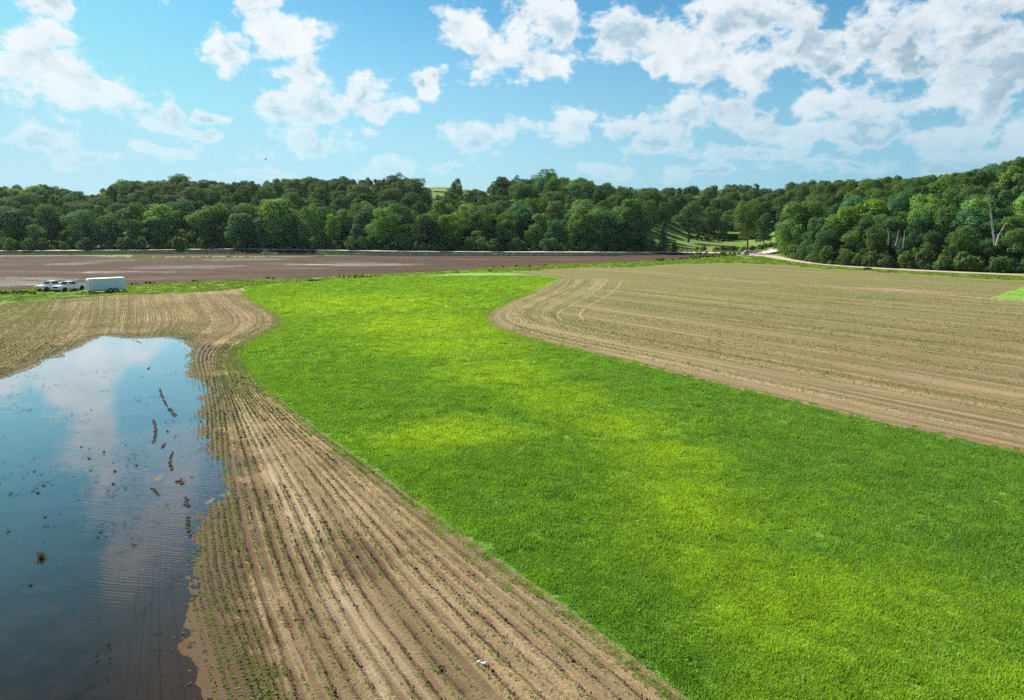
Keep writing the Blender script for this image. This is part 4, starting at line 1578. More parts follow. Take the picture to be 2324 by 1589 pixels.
# ------------------------------------------------------------------ ground cover
def tuft_mesh(seed, n=46, rad=0.22, h=0.12, w=0.011, lean=0.6):
    rg = np.random.default_rng(seed)
    V, F = [], []
    for i in range(n):
        a = rg.uniform(0, 6.28); r = rad * math.sqrt(rg.uniform())
        x, y = r * math.cos(a), r * math.sin(a)
        b = rg.uniform(0, 6.28)
        hh = h * rg.uniform(.5, 1.2)
        lx, ly = lean * hh * rg.uniform(-1, 1), lean * hh * rg.uniform(-1, 1)
        ww = w * rg.uniform(.7, 1.3)
        k = len(V)
        V += [(x - ww * math.cos(b), y - ww * math.sin(b), 0), (x + ww * math.cos(b), y + ww * math.sin(b), 0),
              (x + lx * .6 + ww * math.cos(b) * 1.1, y + ly * .6 + ww * math.sin(b) * 1.1, hh * .7), (x + lx, y + ly, hh)]
        F.append((k, k + 1, k + 2, k + 3))
    return mesh_np('tuft', V, F)


def seedling_mesh(seed, n=5, s=0.05):
    rg = np.random.default_rng(seed)
    V, F = [], []
    for i in range(n):
        a = 6.28 * i / n + rg.uniform(-.5, .5)
        d = np.array([math.cos(a), math.sin(a), 0]); p = np.array([-d[1], d[0], 0])
        z = s * rg.uniform(.5, 1.3)
        L = s * rg.uniform(.8, 1.3)
        k = len(V)
        V += [tuple(d * .003 + [0, 0, z * .5]), tuple(d * L * .6 + p * L * .36 + [0, 0, z]), tuple(d * L + [0, 0, z * 1.0]), tuple(d * L * .6 - p * L * .36 + [0, 0, z])]
        F.append((k, k + 1, k + 2, k + 3))
    return mesh_np('seedling', V, F)


def clod_mesh(seed):
    rg = np.random.default_rng(seed)
    t = (1 + 5 ** .5) / 2
    V = np.array([(-1, t, 0), (1, t, 0), (-1, -t, 0), (1, -t, 0), (0, -1, t), (0, 1, t), (0, -1, -t), (0, 1, -t), (t, 0, -1), (t, 0, 1), (-t, 0, -1), (-t, 0, 1)], float)
    V /= np.linalg.norm(V, axis=1)[:, None]
    V *= rg.uniform(.65, 1.2, (12, 1))
    V *= np.array([1.1, .9, .65])
    F = [(0, 11, 5), (0, 5, 1), (0, 1, 7), (0, 7, 10), (0, 10, 11), (1, 5, 9), (5, 11, 4), (11, 10, 2), (10, 7, 6), (7, 1, 8), (3, 9, 4), (3, 4, 2), (3, 2, 6), (3, 6, 8), (3, 8, 9), (4, 9, 5), (2, 4, 11), (6, 2, 10), (8, 6, 7), (9, 8, 1)]
    return mesh_np('clod', V, F)


tufts = [src_obj('tuft_source', tuft_mesh(s), M_BLADE) for s in range(4)]
seeds = [src_obj('seedling_source', seedling_mesh(s), M_SEED) for s in range(4)]
clods = [src_obj('clod_source', clod_mesh(s), M_CLOD) for s in range(4)]


def in_view(P, y_max, margin=80):
    """keeps only what stands within the camera's surroundings (with a margin of its own width)"""
    y = np.maximum(P[:, 1], 1)
    s = P[:, 0] / y
    return (P[:, 1] > 11) & (P[:, 1] < y_max) & (np.abs(s) < 0.96)


def grass():
    GP = np.array(green_poly)
    P, S_ = [], []
    for (ya, yb, dens, sc) in [(12, 24, 55, 1.0), (24, 38, 34, 1.15), (38, 60, 17, 1.4), (60, 95, 7.0, 1.8), (95, 170, 2.6, 2.4)]:
        x0, x1 = -0.96 * yb, 0.96 * yb
        n = int((x1 - x0) * (yb - ya) * dens)
        Q = np.c_[RNG.uniform(x0, x1, n), RNG.uniform(ya, yb, n)]
        Q = Q[in_view(Q, 999)]
        Q = Q[inside(Q, GP)]
        P.append(Q)
        S_.append(sc * RNG.uniform(.7, 1.3, len(Q)))
    P = np.concatenate(P); S_ = np.concatenate(S_)
    kk = dist_poly(P, green_poly[::2]) > .24 * S_
    P, S_ = P[kk], S_[kk]
    # clumps grow higher here and there
    cl = vnoise(P[:, 0] * .9, P[:, 1] * .9, 6)
    hz = S_ * (0.75 + 0.7 * cl ** 2)
    n = len(P)
    o = scatter('grass_blades', np.c_[P, np.full(n, 0.03)], np.c_[np.zeros(n), np.zeros(n), RNG.uniform(0, 6.28, n)], np.c_[S_, S_, hz], tufts)
    print('tufts', n)
    tag(o, 'dense bright green grass and clover covering the winding green field', 'grass', kind='stuff')
    # weeds spilling over the edges of the sward
    E_ = np.concatenate([resample(P_GREEN_L, 1500)[0], resample(P_GREEN_R, 1500)[0]])
    k = RNG.integers(0, len(E_), 12000)
    Q = E_[k] + RNG.normal(0, 0.34, (12000, 2)) * RNG.choice([.5, 1, 1.6], (12000, 1))
    Q = Q[in_view(Q, 130)]
    sc = RNG.uniform(.3, .85, len(Q)) * np.clip(Q[:, 1] / 45, 1, 1.5)
    o = scatter('edge_weeds', np.c_[Q, np.full(len(Q), 0.01)], np.c_[np.zeros((len(Q), 2)), RNG.uniform(0, 6.28, len(Q))], np.c_[sc, sc, sc * 1.1], tufts)
    tag(o, 'weeds and taller grass fringing the green field', 'weeds', kind='stuff')
    # broad-leaved clover catching the light between the blades
    n = 14000
    yy = 12 + 90 * RNG.random(n) ** 1.6
    Q = np.c_[RNG.uniform(-.95, .95, n) * yy, yy]
    Q = Q[inside(Q, GP)]
    cn = vnoise(Q[:, 0] * .7, Q[:, 1] * .7, 41) + .6 * vnoise(Q[:, 0] * 3, Q[:, 1] * 3, 42)
    Q = Q[cn > .85 + RNG.normal(0, .12, len(Q))]
    sc = RNG.uniform(.35, .8, len(Q)) * np.clip(Q[:, 1] / 35, 1, 2)
    o = scatter('clover_clumps', np.c_[Q, np.full(len(Q), .10) + RNG.uniform(0, .04, len(Q))], np.c_[RNG.normal(0, .35, (len(Q), 2)), RNG.uniform(0, 6.28, len(Q))], sc, clover)
    tag(o, 'broad clover leaves standing above the grass of the green field', 'clover', kind='stuff')
    # verge tufts between the fields
    n = 26000
    s = RNG.uniform(-.8, .8, n); y = RNG.uniform(112, 345, n)
    Q = np.c_[s * y, y]
    bad = inside(Q, gnd(PL_TOP + PL_BOT)) | inside(Q, GP) | inside(Q, right_poly) | inside(Q, LEFT_POLY)
    Q = Q[~bad]
    Q = Q[(Q[:, 1] < 282) | (Q[:, 0] / Q[:, 1] > S_OF(1500))]
    Q = Q[dist_poly(Q, [c[:2] for c in road_c], False) > 9.5]
    Q = Q[dist_poly(Q, [G(u, v)[:2] for u, v, z in lane_pts], False) > 6.5]
    sc = RNG.uniform(1.2, 3.2, len(Q))
    o = scatter('verge_grass', np.c_[Q, hill(Q[:, 0], Q[:, 1])], np.c_[np.zeros((len(Q), 2)), RNG.uniform(0, 6.28, len(Q))], np.c_[sc * 1.5, sc * 1.5, sc * np.clip(Q[:, 1] / 260, .42, 1)], verge_t)
    Q = Q
    tag(o, 'rough grass on the verges between the fields and the road', 'grass', kind='stuff')


M_VBLADE = leaf_material('verge_blades', (0.175, 0.285, 0.05), from_color=False, transl=0.35)
verge_t = [src_obj('verge_tuft', tuft_mesh(s + 20, 40, 0.25, 0.16, 0.02), M_VBLADE) for s in range(3)]
M_CLOVER = leaf_material('clover_leaves', (0.17, 0.33, 0.06), from_color=False, transl=0.3)
clover = [src_obj('clover_source', seedling_mesh(60 + s, 7, 0.07), M_CLOVER) for s in range(3)]
grass()


def crops():
    P, S_ = [], []
    rows = np.arange(0.0, CUM_L[-1], 1.0) + 0.0
    XY = at_row(rows + 0.5 - 0.5)
    rg = RNG
    for i in range(len(rows)):
        q = XY[i]
        s = np.r_[0, np.cumsum(np.linalg.norm(np.diff(q, axis=0), axis=1))]
        t = 0.0
        T = []
        # spacing grows with distance
        ymid = np.interp(np.linspace(0, s[-1], 60), s, q[:, 1])
        pos = np.arange(0, s[-1], 0.07)
        yy = np.interp(pos, s, q[:, 1])
        keep = rg.random(len(pos)) < np.clip(30 / np.maximum(yy, 12), 0.10, 0.9)
        pos = pos[keep] + rg.normal(0, .03, keep.sum())
        x = np.interp(pos, s, q[:, 0]); y = np.interp(pos, s, q[:, 1])
        gapn = vnoise(pos * 0.55, np.full(len(pos), i * 3.7), 4)
        rowq = vnoise(np.full(len(pos), i * 0.31), pos * 0.03, 8)
        k2 = gapn + 0.5 * rowq > 0.30
        x, y = x[k2], y[k2]
        Q = np.c_[x + rg.normal(0, .022, len(x)), y + rg.normal(0, .022, len(x))]
        P.append(Q)
    P = np.concatenate(P)
    ok = in_view(P, 125) | ((P[:, 1] > 11) & (P[:, 1] < 125) & (P[:, 0] < 0) & (P[:, 0] / np.maximum(P[:, 1], 1) > -.9))
    P = P[ok]
    ins = inside(P, pond_g)
    d = dist_poly(P, pond_g)
    sd = np.where(ins, -d, d)
    P = P[sd + RNG.normal(0, .35, len(P)) > -0.35]
    n = len(P)
    sc = (0.72 + 0.5 * RNG.random(n)) * np.clip(P[:, 1] / 40, 1, 1.35)
    # height of the ground under them
    ins = inside(P, pond_g); d = dist_poly(P, pond_g)
    sdd = np.where(ins, -d, d)
    z = np.where(sdd > 0, np.minimum(sdd * .022, .05), np.maximum(sdd * .04, -.05)) - 0.01
    o = scatter('crop_seedlings', np.c_[P, z], np.c_[np.zeros((n, 2)), RNG.uniform(0, 6.28, n)], sc, seeds)
    tag(o, 'young crop plants in curving rows on the tan left field', 'seedlings', kind='stuff')
    # crumbs of dark soil beside the rows
    P = []
    for off in (0.20, 0.28, 0.34, 0.42):
        XY = at_row(np.clip(rows + off, 0, CUM_L[-1] - .01))
        for i in range(len(rows)):
            q = XY[i]
            s = np.r_[0, np.cumsum(np.linalg.norm(np.diff(q, axis=0), axis=1))]
            pos = np.arange(0, s[-1], 0.05)
            yy = np.interp(pos, s, q[:, 1])
            keep = RNG.random(len(pos)) < np.clip((18 / np.maximum(yy, 12)) ** 1.5, 0, 0.9) * (yy < 75)
            pos = pos[keep]
            w = vnoise(pos * .4, np.full(len(pos), i * 5.1), 14) + 0.5 * vnoise(pos * 2, np.full(len(pos), i * 2.1), 15)
            rr = vnoise(np.full(len(pos), i * 1.7), pos * .02, 18)
            pos = pos[(w > 0.62 + (0.5 - rr) * .6)]
            P.append(np.c_[np.interp(pos, s, q[:, 0]), np.interp(pos, s, q[:, 1])] + RNG.normal(0, .03, (len(pos), 2)))
    P = np.concatenate(P)
    P = P[(P[:, 1] > 10) & (P[:, 0] / np.maximum(P[:, 1], 1) > -.82)]
    ins = inside(P, pond_g); d = dist_poly(P, pond_g)
    sdd = np.where(ins, -d, d)
    kk = sdd + RNG.normal(0, .3, len(P)) > .25
    P = P[kk]; sdd = sdd[kk]
    n = len(P)
    z = np.where(sdd > 0, np.minimum(sdd * .022, .05), sdd * .02) + 0.01
    sc = np.exp(RNG.normal(math.log(.0115), .5, n)) * np.clip(P[:, 1] / 22, 1, 2.2)
    o = scatter('soil_clods', np.c_[P, z], RNG.uniform(0, 6.28, (n, 3)) * [.2, .2, 1], sc, clods)
    tag(o, 'dark crumbly soil clods lying along the crop rows', 'soil clods', kind='stuff')
    # right field, where it is near enough for single plants
    a = ANG_R
    n = 700000
    ca, sa = math.cos(a), math.sin(a)
    P = []
    hc = P_GREEN_R
    t = RNG.uniform(20, 210, n); w = RNG.integers(-40, 140, n) * 0.42 + 0.21 * 0
    base = np.array([v0[0], v0[1]])
    # rows counted from the plane through the origin so that they fall on the shader's rows
    vv = RNG.uniform(-120, 140, n)
    k = np.floor(RNG.uniform(40, 620, n))
    y_rot = (k + 0.5) * 0.42
    x_rot = vv
    X = x_rot * ca - y_rot * sa
    Y = x_rot * sa + y_rot * ca
    Q = np.c_[X, Y]
    Q = Q[in_view(Q, 170) & (Q[:, 0] > 0)]
    Q = Q[RNG.random(len(Q)) < np.clip(1.3 - Q[:, 1] / 130, .05, 1)]
    Q = Q[inside(Q, right_poly)]
    xr = Q[:, 0] * ca + Q[:, 1] * sa; kr = (-Q[:, 0] * sa + Q[:, 1] * ca) / 0.42
    Q = Q[RNG.random(len(Q)) < np.clip((vnoise(kr * .30, xr * .012, 61) - .32) * 2.6, .06, 1)]
    sc = RNG.uniform(.7, 1.2, len(Q)) * np.clip(Q[:, 1] / 40, 1, 1.8)
    o = scatter('crop_seedlings_right', np.c_[Q, np.zeros(len(Q))], np.c_[np.zeros((len(Q), 2)), RNG.uniform(0, 6.28, len(Q))], sc, seeds)
    print('right seeds', len(Q))
    tag(o, 'young crop plants covering the wide right field', 'seedlings', kind='stuff')


crops()

# ------------------------------------------------------------------ things in the flooded field
PX1 = lambda x, y: (x * .2715, y * .2715 + 730)
PX2 = lambda x, y: (x * .2689, y * .2689 + 1161.5)
ridges = [
    ([PX1(1335, 560), PX1(1345, 600), PX1(1370, 660), PX1(1400, 710)], .26, 'thin broken mud ridge, farthest of the ridges standing out of the pool'),
    ([PX1(1400, 715), PX1(1440, 750), PX1(1470, 800)], .40, 'short clumpy mud ridge just nearer than the farthest thin one'),
    ([PX1(1285, 825), PX1(1300, 880), PX1(1298, 960), PX1(1280, 1010)], .30, 'curved mud ridge on the left side of the double wheel track'),
    ([PX1(1400, 910), PX1(1405, 950), PX1(1385, 1000), PX1(1355, 1055)], .32, 'curved mud ridge on the right side of the double wheel track'),
    ([PX1(1440, 1085), PX1(1422, 1140), PX1(1420, 1200), PX1(1440, 1245)], .26, 'narrow mud ridge leading to the big brown one'),
    ([PX1(1450, 1260), PX1(1480, 1310), PX1(1525, 1355), PX1(1570, 1400)], .62, 'biggest brown mud ridge rising from the pool'),
    ([PX1(1540, 1205), PX1(1565, 1245), PX1(1600, 1300)], .26, 'small mud ridge right of the biggest one'),
    ([PX1(1272, 1385), PX1(1300, 1420), PX1(1335, 1455)], .28, 'small slanting mud ridge left of the biggest one'),
    ([PX1(1560, 1460), PX1(1555, 1510), PX1(1570, 1570)], .40, 'lumpy mud ridge near the foam at the shore'),
    ([PX2(1590, 30), PX2(1580, 110), PX2(1590, 160), PX2(1610, 210)], .30, 'nearest broken line of mud lumps by the shore'),
    ([PX1(1250, 380), PX1(1235, 400)], .25, 'tiny dark mud hump far out in the pool'),
    ([PX1(1110, 150), PX1(1180, 178)], .30, 'dark mud hump by the far shore of the pool'),
]


def mud_ridge(pts, w, label, seed):
    P = gnd(pts)
    L = np.sum(np.linalg.norm(np.diff(np.array(P), axis=0), axis=1))
    Q, t = resample(P, 200, smooth=2)
    rg = np.random.default_rng(seed * 7 + 1)
    c0 = Q[0]
    w = w * .7
    n = max(10, int(L * (22 + 60 * w)))
    V, F = [], []
    base = []
    for k in range(5):
        me = clod_mesh(900 + k)
        base.append(np.array([v.co[:] for v in me.vertices]))
        fc = np.array([p.vertices[:] for p in me.polygons])
        bpy.data.meshes.remove(me)
    for i in range(n):
        a = rg.uniform()
        if L > 1 and vnoise(a * L * 1.3, seed * 3.3, 33) < 0.27: continue
        p = Q[int(a * 199)] - c0
        off = rg.normal(0, w * .22, 2)
        sz = rg.uniform(.035, .10) * (.6 + w) * max(.35, 1 - abs(off[0]) / w)
        an = rg.uniform(0, 6.28)
        B = base[i % 5] * sz
        B = np.c_[B[:, 0] * math.cos(an) - B[:, 1] * math.sin(an), B[:, 0] * math.sin(an) + B[:, 1] * math.cos(an), B[:, 2]]
        F.append(fc + len(V) * 12)
        V.append(B + [p[0] + off[0], p[1] + off[1], -.03 + sz * rg.uniform(0, .5)])
    me = mesh_np('mud_ridge', np.concatenate(V), np.concatenate(F))
    o = link('mud_ridge', me, M_MUD, loc=(c0[0], c0[1], 0))
    tag(o, label, 'mud', 'mud ridges standing out of the pool')


for i, (p, w, lb) in enumerate(ridges):
    mud_ridge(p, w, lb, i + 1)

M_TUSS = leaf_material('tussock_leaves', (0.085, 0.085, 0.028), from_color=False, transl=0.25)
tuss_me = []
for s in range(4):
    me = tuft_mesh(50 + s, 70, 0.10, 0.34, 0.010, 0.45)
    me.materials.append(M_TUSS)
    tuss_me.append(me)
tuss = [(PX1(*p), .8) for p in [(745, 1062), (741, 1090), (750, 1110), (735, 1130), (748, 1145), (728, 1155), (755, 1100), (870, 1088), (872, 1110), (930, 1118), (960, 1090), (1048, 1030), (1060, 1050),
                                (750, 1215), (770, 1210), (755, 1245), (882, 1205), (915, 1210), (945, 1180), (290, 1252), (352, 1270), (95, 1425), (430, 1367), (925, 1320), (910, 1405), (805, 1295), (1408, 815), (710, 988), (1280, 822),
                                (690, 1140), (620, 1290), (775, 1300), (960, 1250), (680, 1045), (195, 1305), (92, 1260), (28, 1182), (318, 1430), (370, 1370), (800, 1340), (945, 1355), (762, 738), (705, 850), (785, 870), (560, 820), (1140, 1200), (1205, 1145)]]
tuss += [(PX2(*p), .75) for p in [(55, 178), (75, 162), (380, 42), (380, 128), (1027, 65), (350, 385), (820, 215), (850, 170), (895, 205), (797, 162), (905, 285), (715, 315), (1130, 275), (1107, 266), (480, 405),
                                  (305, 492), (195, 605), (258, 617), (1030, 760), (830, 900), (920, 1115), (815, 1205), (925, 1225), (410, 530), (375, 250), (465, 270), (905, 1380), (1260, 625)]]
big = {(350, 385): 1.35, (1030, 760): 1.2, (920, 1115): 1.2, (55, 178): 1.15, (830, 900): 1.1}
tl = sorted(tuss, key=lambda a: a[0][1])
rg_ = random.Random(4)
bands = [(0, 985, 'in the far part of the pool'), (985, 1035, 'in the sky-blue middle of the pool'), (1035, 1080, 'just nearer than the blue middle of the pool'), (1080, 1160, 'left of the biggest mud ridge'),
         (1160, 1240, 'in the rippled dark blue water'), (1240, 1330, 'beside the reflected cloud'), (1330, 1420, 'in the dark water below the reflected cloud'), (1420, 1700, 'in the shallow brown water at the bottom')]
ORD = ['leftmost', 'second from left', 'third from left', 'fourth from left', 'fifth from left', 'sixth from left', 'seventh from left', 'eighth from left', 'ninth from left', 'tenth from left', 'eleventh from left', 'twelfth from left', 'thirteenth from left',
       'fourteenth from left', 'fifteenth from left', 'sixteenth from left', 'seventeenth from left', 'eighteenth from left', 'nineteenth from left', 'twentieth from left', 'fourth from right', 'third from right', 'second from right', 'rightmost']
for a, b, ph in bands:
    L = sorted([t for t in tl if a <= t[0][1] < b], key=lambda t: t[0][0])
    for i, ((u, v), s) in enumerate(L):
        g_ = G(u, v)
        o = link('grass_tussock', tuss_me[rg_.randrange(4)], loc=(g_[0], g_[1], -0.10))
        k = s * rg_.uniform(.28, .62)
        if abs(u - 94) < 2 and abs(v - 1265) < 3: k = 0.95
        o.scale = (k, k, k)
        o.rotation_euler = (0, 0, rg_.uniform(0, 6.28))
        lb = f'dark grass tussock, {ORD[min(i, len(ORD) - 1)]}, {ph}'
        if k == 0.95: lb = 'largest brown-green grass tussock, alone in dark blue water'
        tag(o, lb, 'grass tussock', 'grass tussocks in the pool')

def stubble():
    n = 9000
    s = RNG.uniform(-.85, -.35, n); y = 13 + 45 * RNG.random(n)
    Q = np.c_[s * y, y]
    Q = Q[inside(Q, pond_g)]
    k = vnoise(Q[:, 0] * .6, Q[:, 1] * .6, 71) + vnoise(Q[:, 0] * 2.4, Q[:, 1] * .8, 72) * .5
    Q = Q[k > 1.0]
    Q = Q[:1500]
    sc = RNG.uniform(.12, .5, len(Q))
    o = scatter('drowned_stubble', np.c_[Q, np.full(len(Q), -.06)], np.c_[RNG.normal(0, .3, (len(Q), 2)), RNG.uniform(0, 6.28, len(Q))], np.c_[sc, sc, sc * .8], stub_src)
    tag(o, 'thin dark drowned stalks breaking the surface of the pool', 'stubble', kind='stuff')


stub_src = [src_obj('stubble_source', tuft_mesh(80 + s, 7, 0.12, 0.34, 0.012, 0.8), M_TUSS) for s in range(3)]
stubble()
M_FOAM = simple('dried_scum', (0.18, 0.145, 0.10), 0.8, grain=0.6, gscale=5)
def scum(u, v, r, label, seed):
    c = G(u, v)
    pts = []
    for k in range(26):
        a = 2 * math.pi * k / 26
        rr = r * (0.5 + vnoise(math.cos(a) * 2 + seed, math.sin(a) * 2, seed) * .9)
        pts.append((math.cos(a) * rr * .7, math.sin(a) * rr * 1.5))
    mb = MB()
    n = len(pts)
    mb.add([(x, y, 0) for x, y in pts] + [(x * .8, y * .8, .012) for x, y in pts], [tuple(range(n, 2 * n))] + [(i, (i + 1) % n, n + (i + 1) % n, n + i) for i in range(n)])
    o = mb.build('scum_patch', M_FOAM, loc=(c[0], c[1], -0.0285))
    tag(o, label, 'scum', 'pale scum at the shore')
scum(518, 1118, .42, 'cream patch of dried scum at the right shore bulge', 1)
scum(478, 1135, .25, 'smaller cream scum patch left of the larger one', 2)
scum(356, 1085, .30, 'pale shallow silt patch between the mud ridges', 3)

# a scrap of litter on the rows
M_WHITE = simple('white_plastic', (0.80, 0.80, 0.80), 0.5)
lit = G(1092, 1507)
mb = MB().add([(-.13, -.03, .03), (.10, -.05, .02), (.15, .03, .05), (-.02, .05, .09), (-.12, .04, .04)], [(0, 1, 2, 3), (0, 3, 4)]).add([(-.13, -.03, .03), (.10, -.05, .02), (.15, .03, .05), (-.12, .04, .01)], [(3, 2, 1, 0)])
o = mb.build('litter', M_WHITE, loc=(lit[0], lit[1], .02))
tag(o, 'scrap of white litter lying across the crop rows at the bottom', 'litter')
for (u, v, lb) in [(92.5, 665.5, 'white scrap of litter on the grass left of the front pickup'), (52, 664.5, 'pale scrap in the weeds at the far left verge')]:
    c = G(u, v)
    mb = MB().box((0, 0, .06), (.45, .2, .10), .3).box((.2, .1, .05), (.2, .25, .08), .9)
    tag(mb.build('litter', M_WHITE, loc=(c[0], c[1], 0)), lb, 'litter')


# ------------------------------------------------------------------ vehicles
M_PAINT = simple('white_paint', (0.80, 0.82, 0.84), 0.25, coat=0.6)
M_GLASS = simple('dark_glass', (0.025, 0.035, 0.045), 0.06, spec=0.9)
M_TYRE = simple('rubber', (0.018, 0.018, 0.018), 0.85)
M_CHROME = simple('chrome', (0.65, 0.66, 0.68), 0.18, metal=1.0)
M_ALLOY = simple('alloy', (0.50, 0.51, 0.53), 0.35, metal=0.8)
M_BLACK = simple('black_trim', (0.015, 0.015, 0.017), 0.5)
M_LAMP = simple('lamp_glass', (0.62, 0.66, 0.70), 0.12, spec=0.8)
M_RED = simple('red_lens', (0.45, 0.02, 0.015), 0.25)
M_AMBER = simple('amber_lens', (0.75, 0.16, 0.03), 0.25)
M_ALU = simple('trailer_skin', (0.72, 0.81, 0.88), 0.45, grain=0.06, gscale=1.2)
M_WTRIM = simple('white_trim', (0.82, 0.82, 0.80), 0.4)
M_STEEL = simple('grey_steel', (0.25, 0.25, 0.26), 0.5, metal=0.6)
M_BLUE = simple('blue_tarp', (0.05, 0.12, 0.28), 0.6, grain=0.2, gscale=6)


def wheel(parent, x, y, r, w, rimmat, hub=True):
    """tyre and rim; axis along y"""
    sgn = 1 if y > 0 else -1
    mb = MB()
    n = 24
    prof = [(r * .62, w / 2 * .9), (r * .9, w / 2), (r, w * .34), (r, -w * .34), (r * .9, -w / 2), (r * .62, -w / 2 * .9)]
    vs, fs = [], []
    for k in range(n):
        a = 2 * math.pi * k / n
        for (rr, yy) in prof:
            vs.append((rr * math.cos(a), yy, rr * math.sin(a)))
    m = len(prof)
    for k in range(n):
        for j in range(m - 1):
            fs.append((k * m + j, ((k + 1) % n) * m + j, ((k + 1) % n) * m + j + 1, k * m + j + 1))
    mb.add(vs, fs, True)
    t = mb.build('wheel', M_TYRE, parent, (x, y, r))
    rb = MB()
    rb.disc((0, sgn * w * .18, 0), r * .62, w * .3, 18)
    rb.disc((0, sgn * w * .36, 0), r * .20, w * .12, 10)
    for k in range(6):
        a = 2 * math.pi * k / 6
        rb.box((math.cos(a) * r * .38, sgn * w * .35, math.sin(a) * r * .38), (r * .42, w * .06, r * .13), 0, Matrix.Rotation(-a, 3, 'Y'))
    rb.build('rim', rimmat, t)
    return t


def pickup(label, loc, rz, wheelmat, grillemat, chrome_bumper, cargo):
    """full-size crew-cab pickup; x forward, y to its left"""
    root = empty('pickup_truck', loc, rz)
    tag(root, label, 'pickup truck', 'white pickups parked on the verge')
    W = 1.0                                          # half width
    # body built from cross sections along x: (x, half width bottom, half width shoulder, z bottom, z shoulder)
    def lower(name, xs, mat):
        vs, fs = [], []
        for (x, wb, ws, zb, zm, zt, wt) in xs:
            vs += [(x, -wb, zb), (x, -ws, zm), (x, -wt, zt), (x, wt, zt), (x, ws, zm), (x, wb, zb)]
        for i in range(len(xs) - 1):
            for k in range(6):
                a, b = i * 6 + k, i * 6 + (k + 1) % 6
                fs.append((a, b, b + 6, a + 6))
        n = len(xs)
        fs += [(5, 4, 3, 2, 1, 0), tuple((n - 1) * 6 + k for k in range(6))]
        mb = MB().add(vs, fs)
        o = mb.build(name, mat, root, bevel=0.03)
        return o
    body = lower('body', [
        (2.92, .80, .84, .55, .80, 1.02, .74), (2.80, .92, .95, .48, .80, 1.10, .80), (2.55, .96, 1.0, .46, .88, 1.14, .86), (1.35, .96, 1.0, .44, .95, 1.20, .90),
        (1.10, .95, 1.0, .44, .95, 1.22, .92), (-0.95, .95, 1.0, .44, .95, 1.24, .93), (-1.00, .95, 1.0, .46, .95, 1.26, .95)], M_PAINT)
    # bed with real walls
    bed = MB()
    bed.prism([(-1.02, .50), (-2.86, .56), (-2.88, 1.30), (-1.02, 1.28)], .90, 1.0).prism([(-1.02, .50), (-2.86, .56), (-2.88, 1.30), (-1.02, 1.28)], -1.0, -.90)
    bed.box((-1.94, 0, .78), (1.84, 1.80, .08))
    bed.build('bed', M_PAINT, root, bevel=0.02)
    tg = MB().box((-2.88, 0, .97), (.07, 1.88, .64)).build('tailgate', M_PAINT, root, bevel=0.015)
    MB().box((-2.925, 0, 1.12), (.02, .3, .08)).build('handle', M_BLACK, tg)
    # cab: greenhouse with pillars, roof and glass
    gh = [(1.32, 1.20, .90), (0.62, 1.84, .70), (-0.62, 1.88, .72), (-0.98, 1.24, .92)]   # x, z, half width
    mb = MB()
    vs = []
    for x, z, w in gh: vs += [(x, -w, z), (x, w, z)]
    mb.add(vs, [(0, 1, 3, 2), (2, 3, 5, 4), (4, 5, 7, 6), (0, 2, 4, 6), (1, 7, 5, 3)])
    cab = mb.build('cab', M_PAINT, root, bevel=0.05)

    def lerp(a, b, t): return tuple(a[i] + (b[i] - a[i]) * t for i in range(3))
    def pane(name, c, ins, off):
        """quad given by 4 corners, inset and lifted off the cab"""
        c = [Vector(p) for p in c]
        ce = sum(c, Vector()) / 4
        n = (c[1] - c[0]).cross(c[3] - c[0]).normalized()
        if n.dot(ce - Vector((0, 0, 1.3))) < 0: n = -n
        q = [ce + (p - ce) * ins + n * off for p in c]
        q2 = [p - n * .03 for p in q]
        m_ = MB().add(q + q2, [(0, 1, 2, 3), (7, 6, 5, 4), (0, 4, 5, 1), (1, 5, 6, 2), (2, 6, 7, 3), (3, 7, 4, 0)])
        return m_.build(name, M_GLASS, cab)
    V8 = [Vector(p) for p in vs]
    pane('windscreen', (V8[0], V8[1], V8[3], V8[2]), .88, .012)
    pane('rear_window', (V8[4], V8[5], V8[7], V8[6]), .78, .012)
    for s in (0, 1):
        a, b, c, d = V8[0 + s], V8[2 + s], V8[4 + s], V8[6 + s]
        def P_(fx, fz):
            lo = a.lerp(d, fx); hi = b.lerp(c, (fx * 2.30 - .70) / 1.24 if 0 <= (fx * 2.30 - .70) / 1.24 <= 1 else (0 if fx < .5 else 1))
            return lo.lerp(hi, fz)
        n = Vector((0, -1 if s == 0 else 1, .33)).normalized()
        def win(cs):
            q = [p + n * .014 for p in cs]; q2 = [p - n * .02 for p in cs]
            MB().add(q + q2, [(0, 1, 2, 3), (7, 6, 5, 4), (0, 4, 5, 1), (1, 5, 6, 2), (2, 6, 7, 3), (3, 7, 4, 0)]).build('side_window', M_GLASS, cab)
        win([P_(.16, .10), P_(.50, .08), P_(.50, .86), a.lerp(d, .50).lerp(b.lerp(c, .05), .86)])
        win([P_(.54, .08), P_(.88, .10), a.lerp(d, .84).lerp(b.lerp(c, .90), .84), P_(.54, .86)])
    # doors: thin proud skins with handles
    for s in (-1, 1):
        for (x0, x1) in ((1.00, -0.02), (-0.04, -0.92)):
            dr = MB().prism([(x0, .56), (x1, .56), (x1, 1.20), (x0, 1.18)], s * .985, s * 1.008).build('door', M_PAINT, root)
            MB().box((x1 + .17, s * 1.018, 1.08), (.20, .03, .04)).build('handle', M_CHROME if chrome_bumper else M_BLACK, dr)
        mm = MB().box((.93, s * 1.16, 1.34), (.14, .24, .22)).box((.95, s * 1.02, 1.27), (.06, .12, .05))
        mm.build('wing_mirror', M_PAINT if not chrome_bumper else M_CHROME, root, bevel=.03)
        # wheel arches, dark, and flares
        for wx in (1.84, -1.83):
            MB().disc((wx, s * .965, .42), .475, .10, 22).build('wheel_arch', M_BLACK, root)
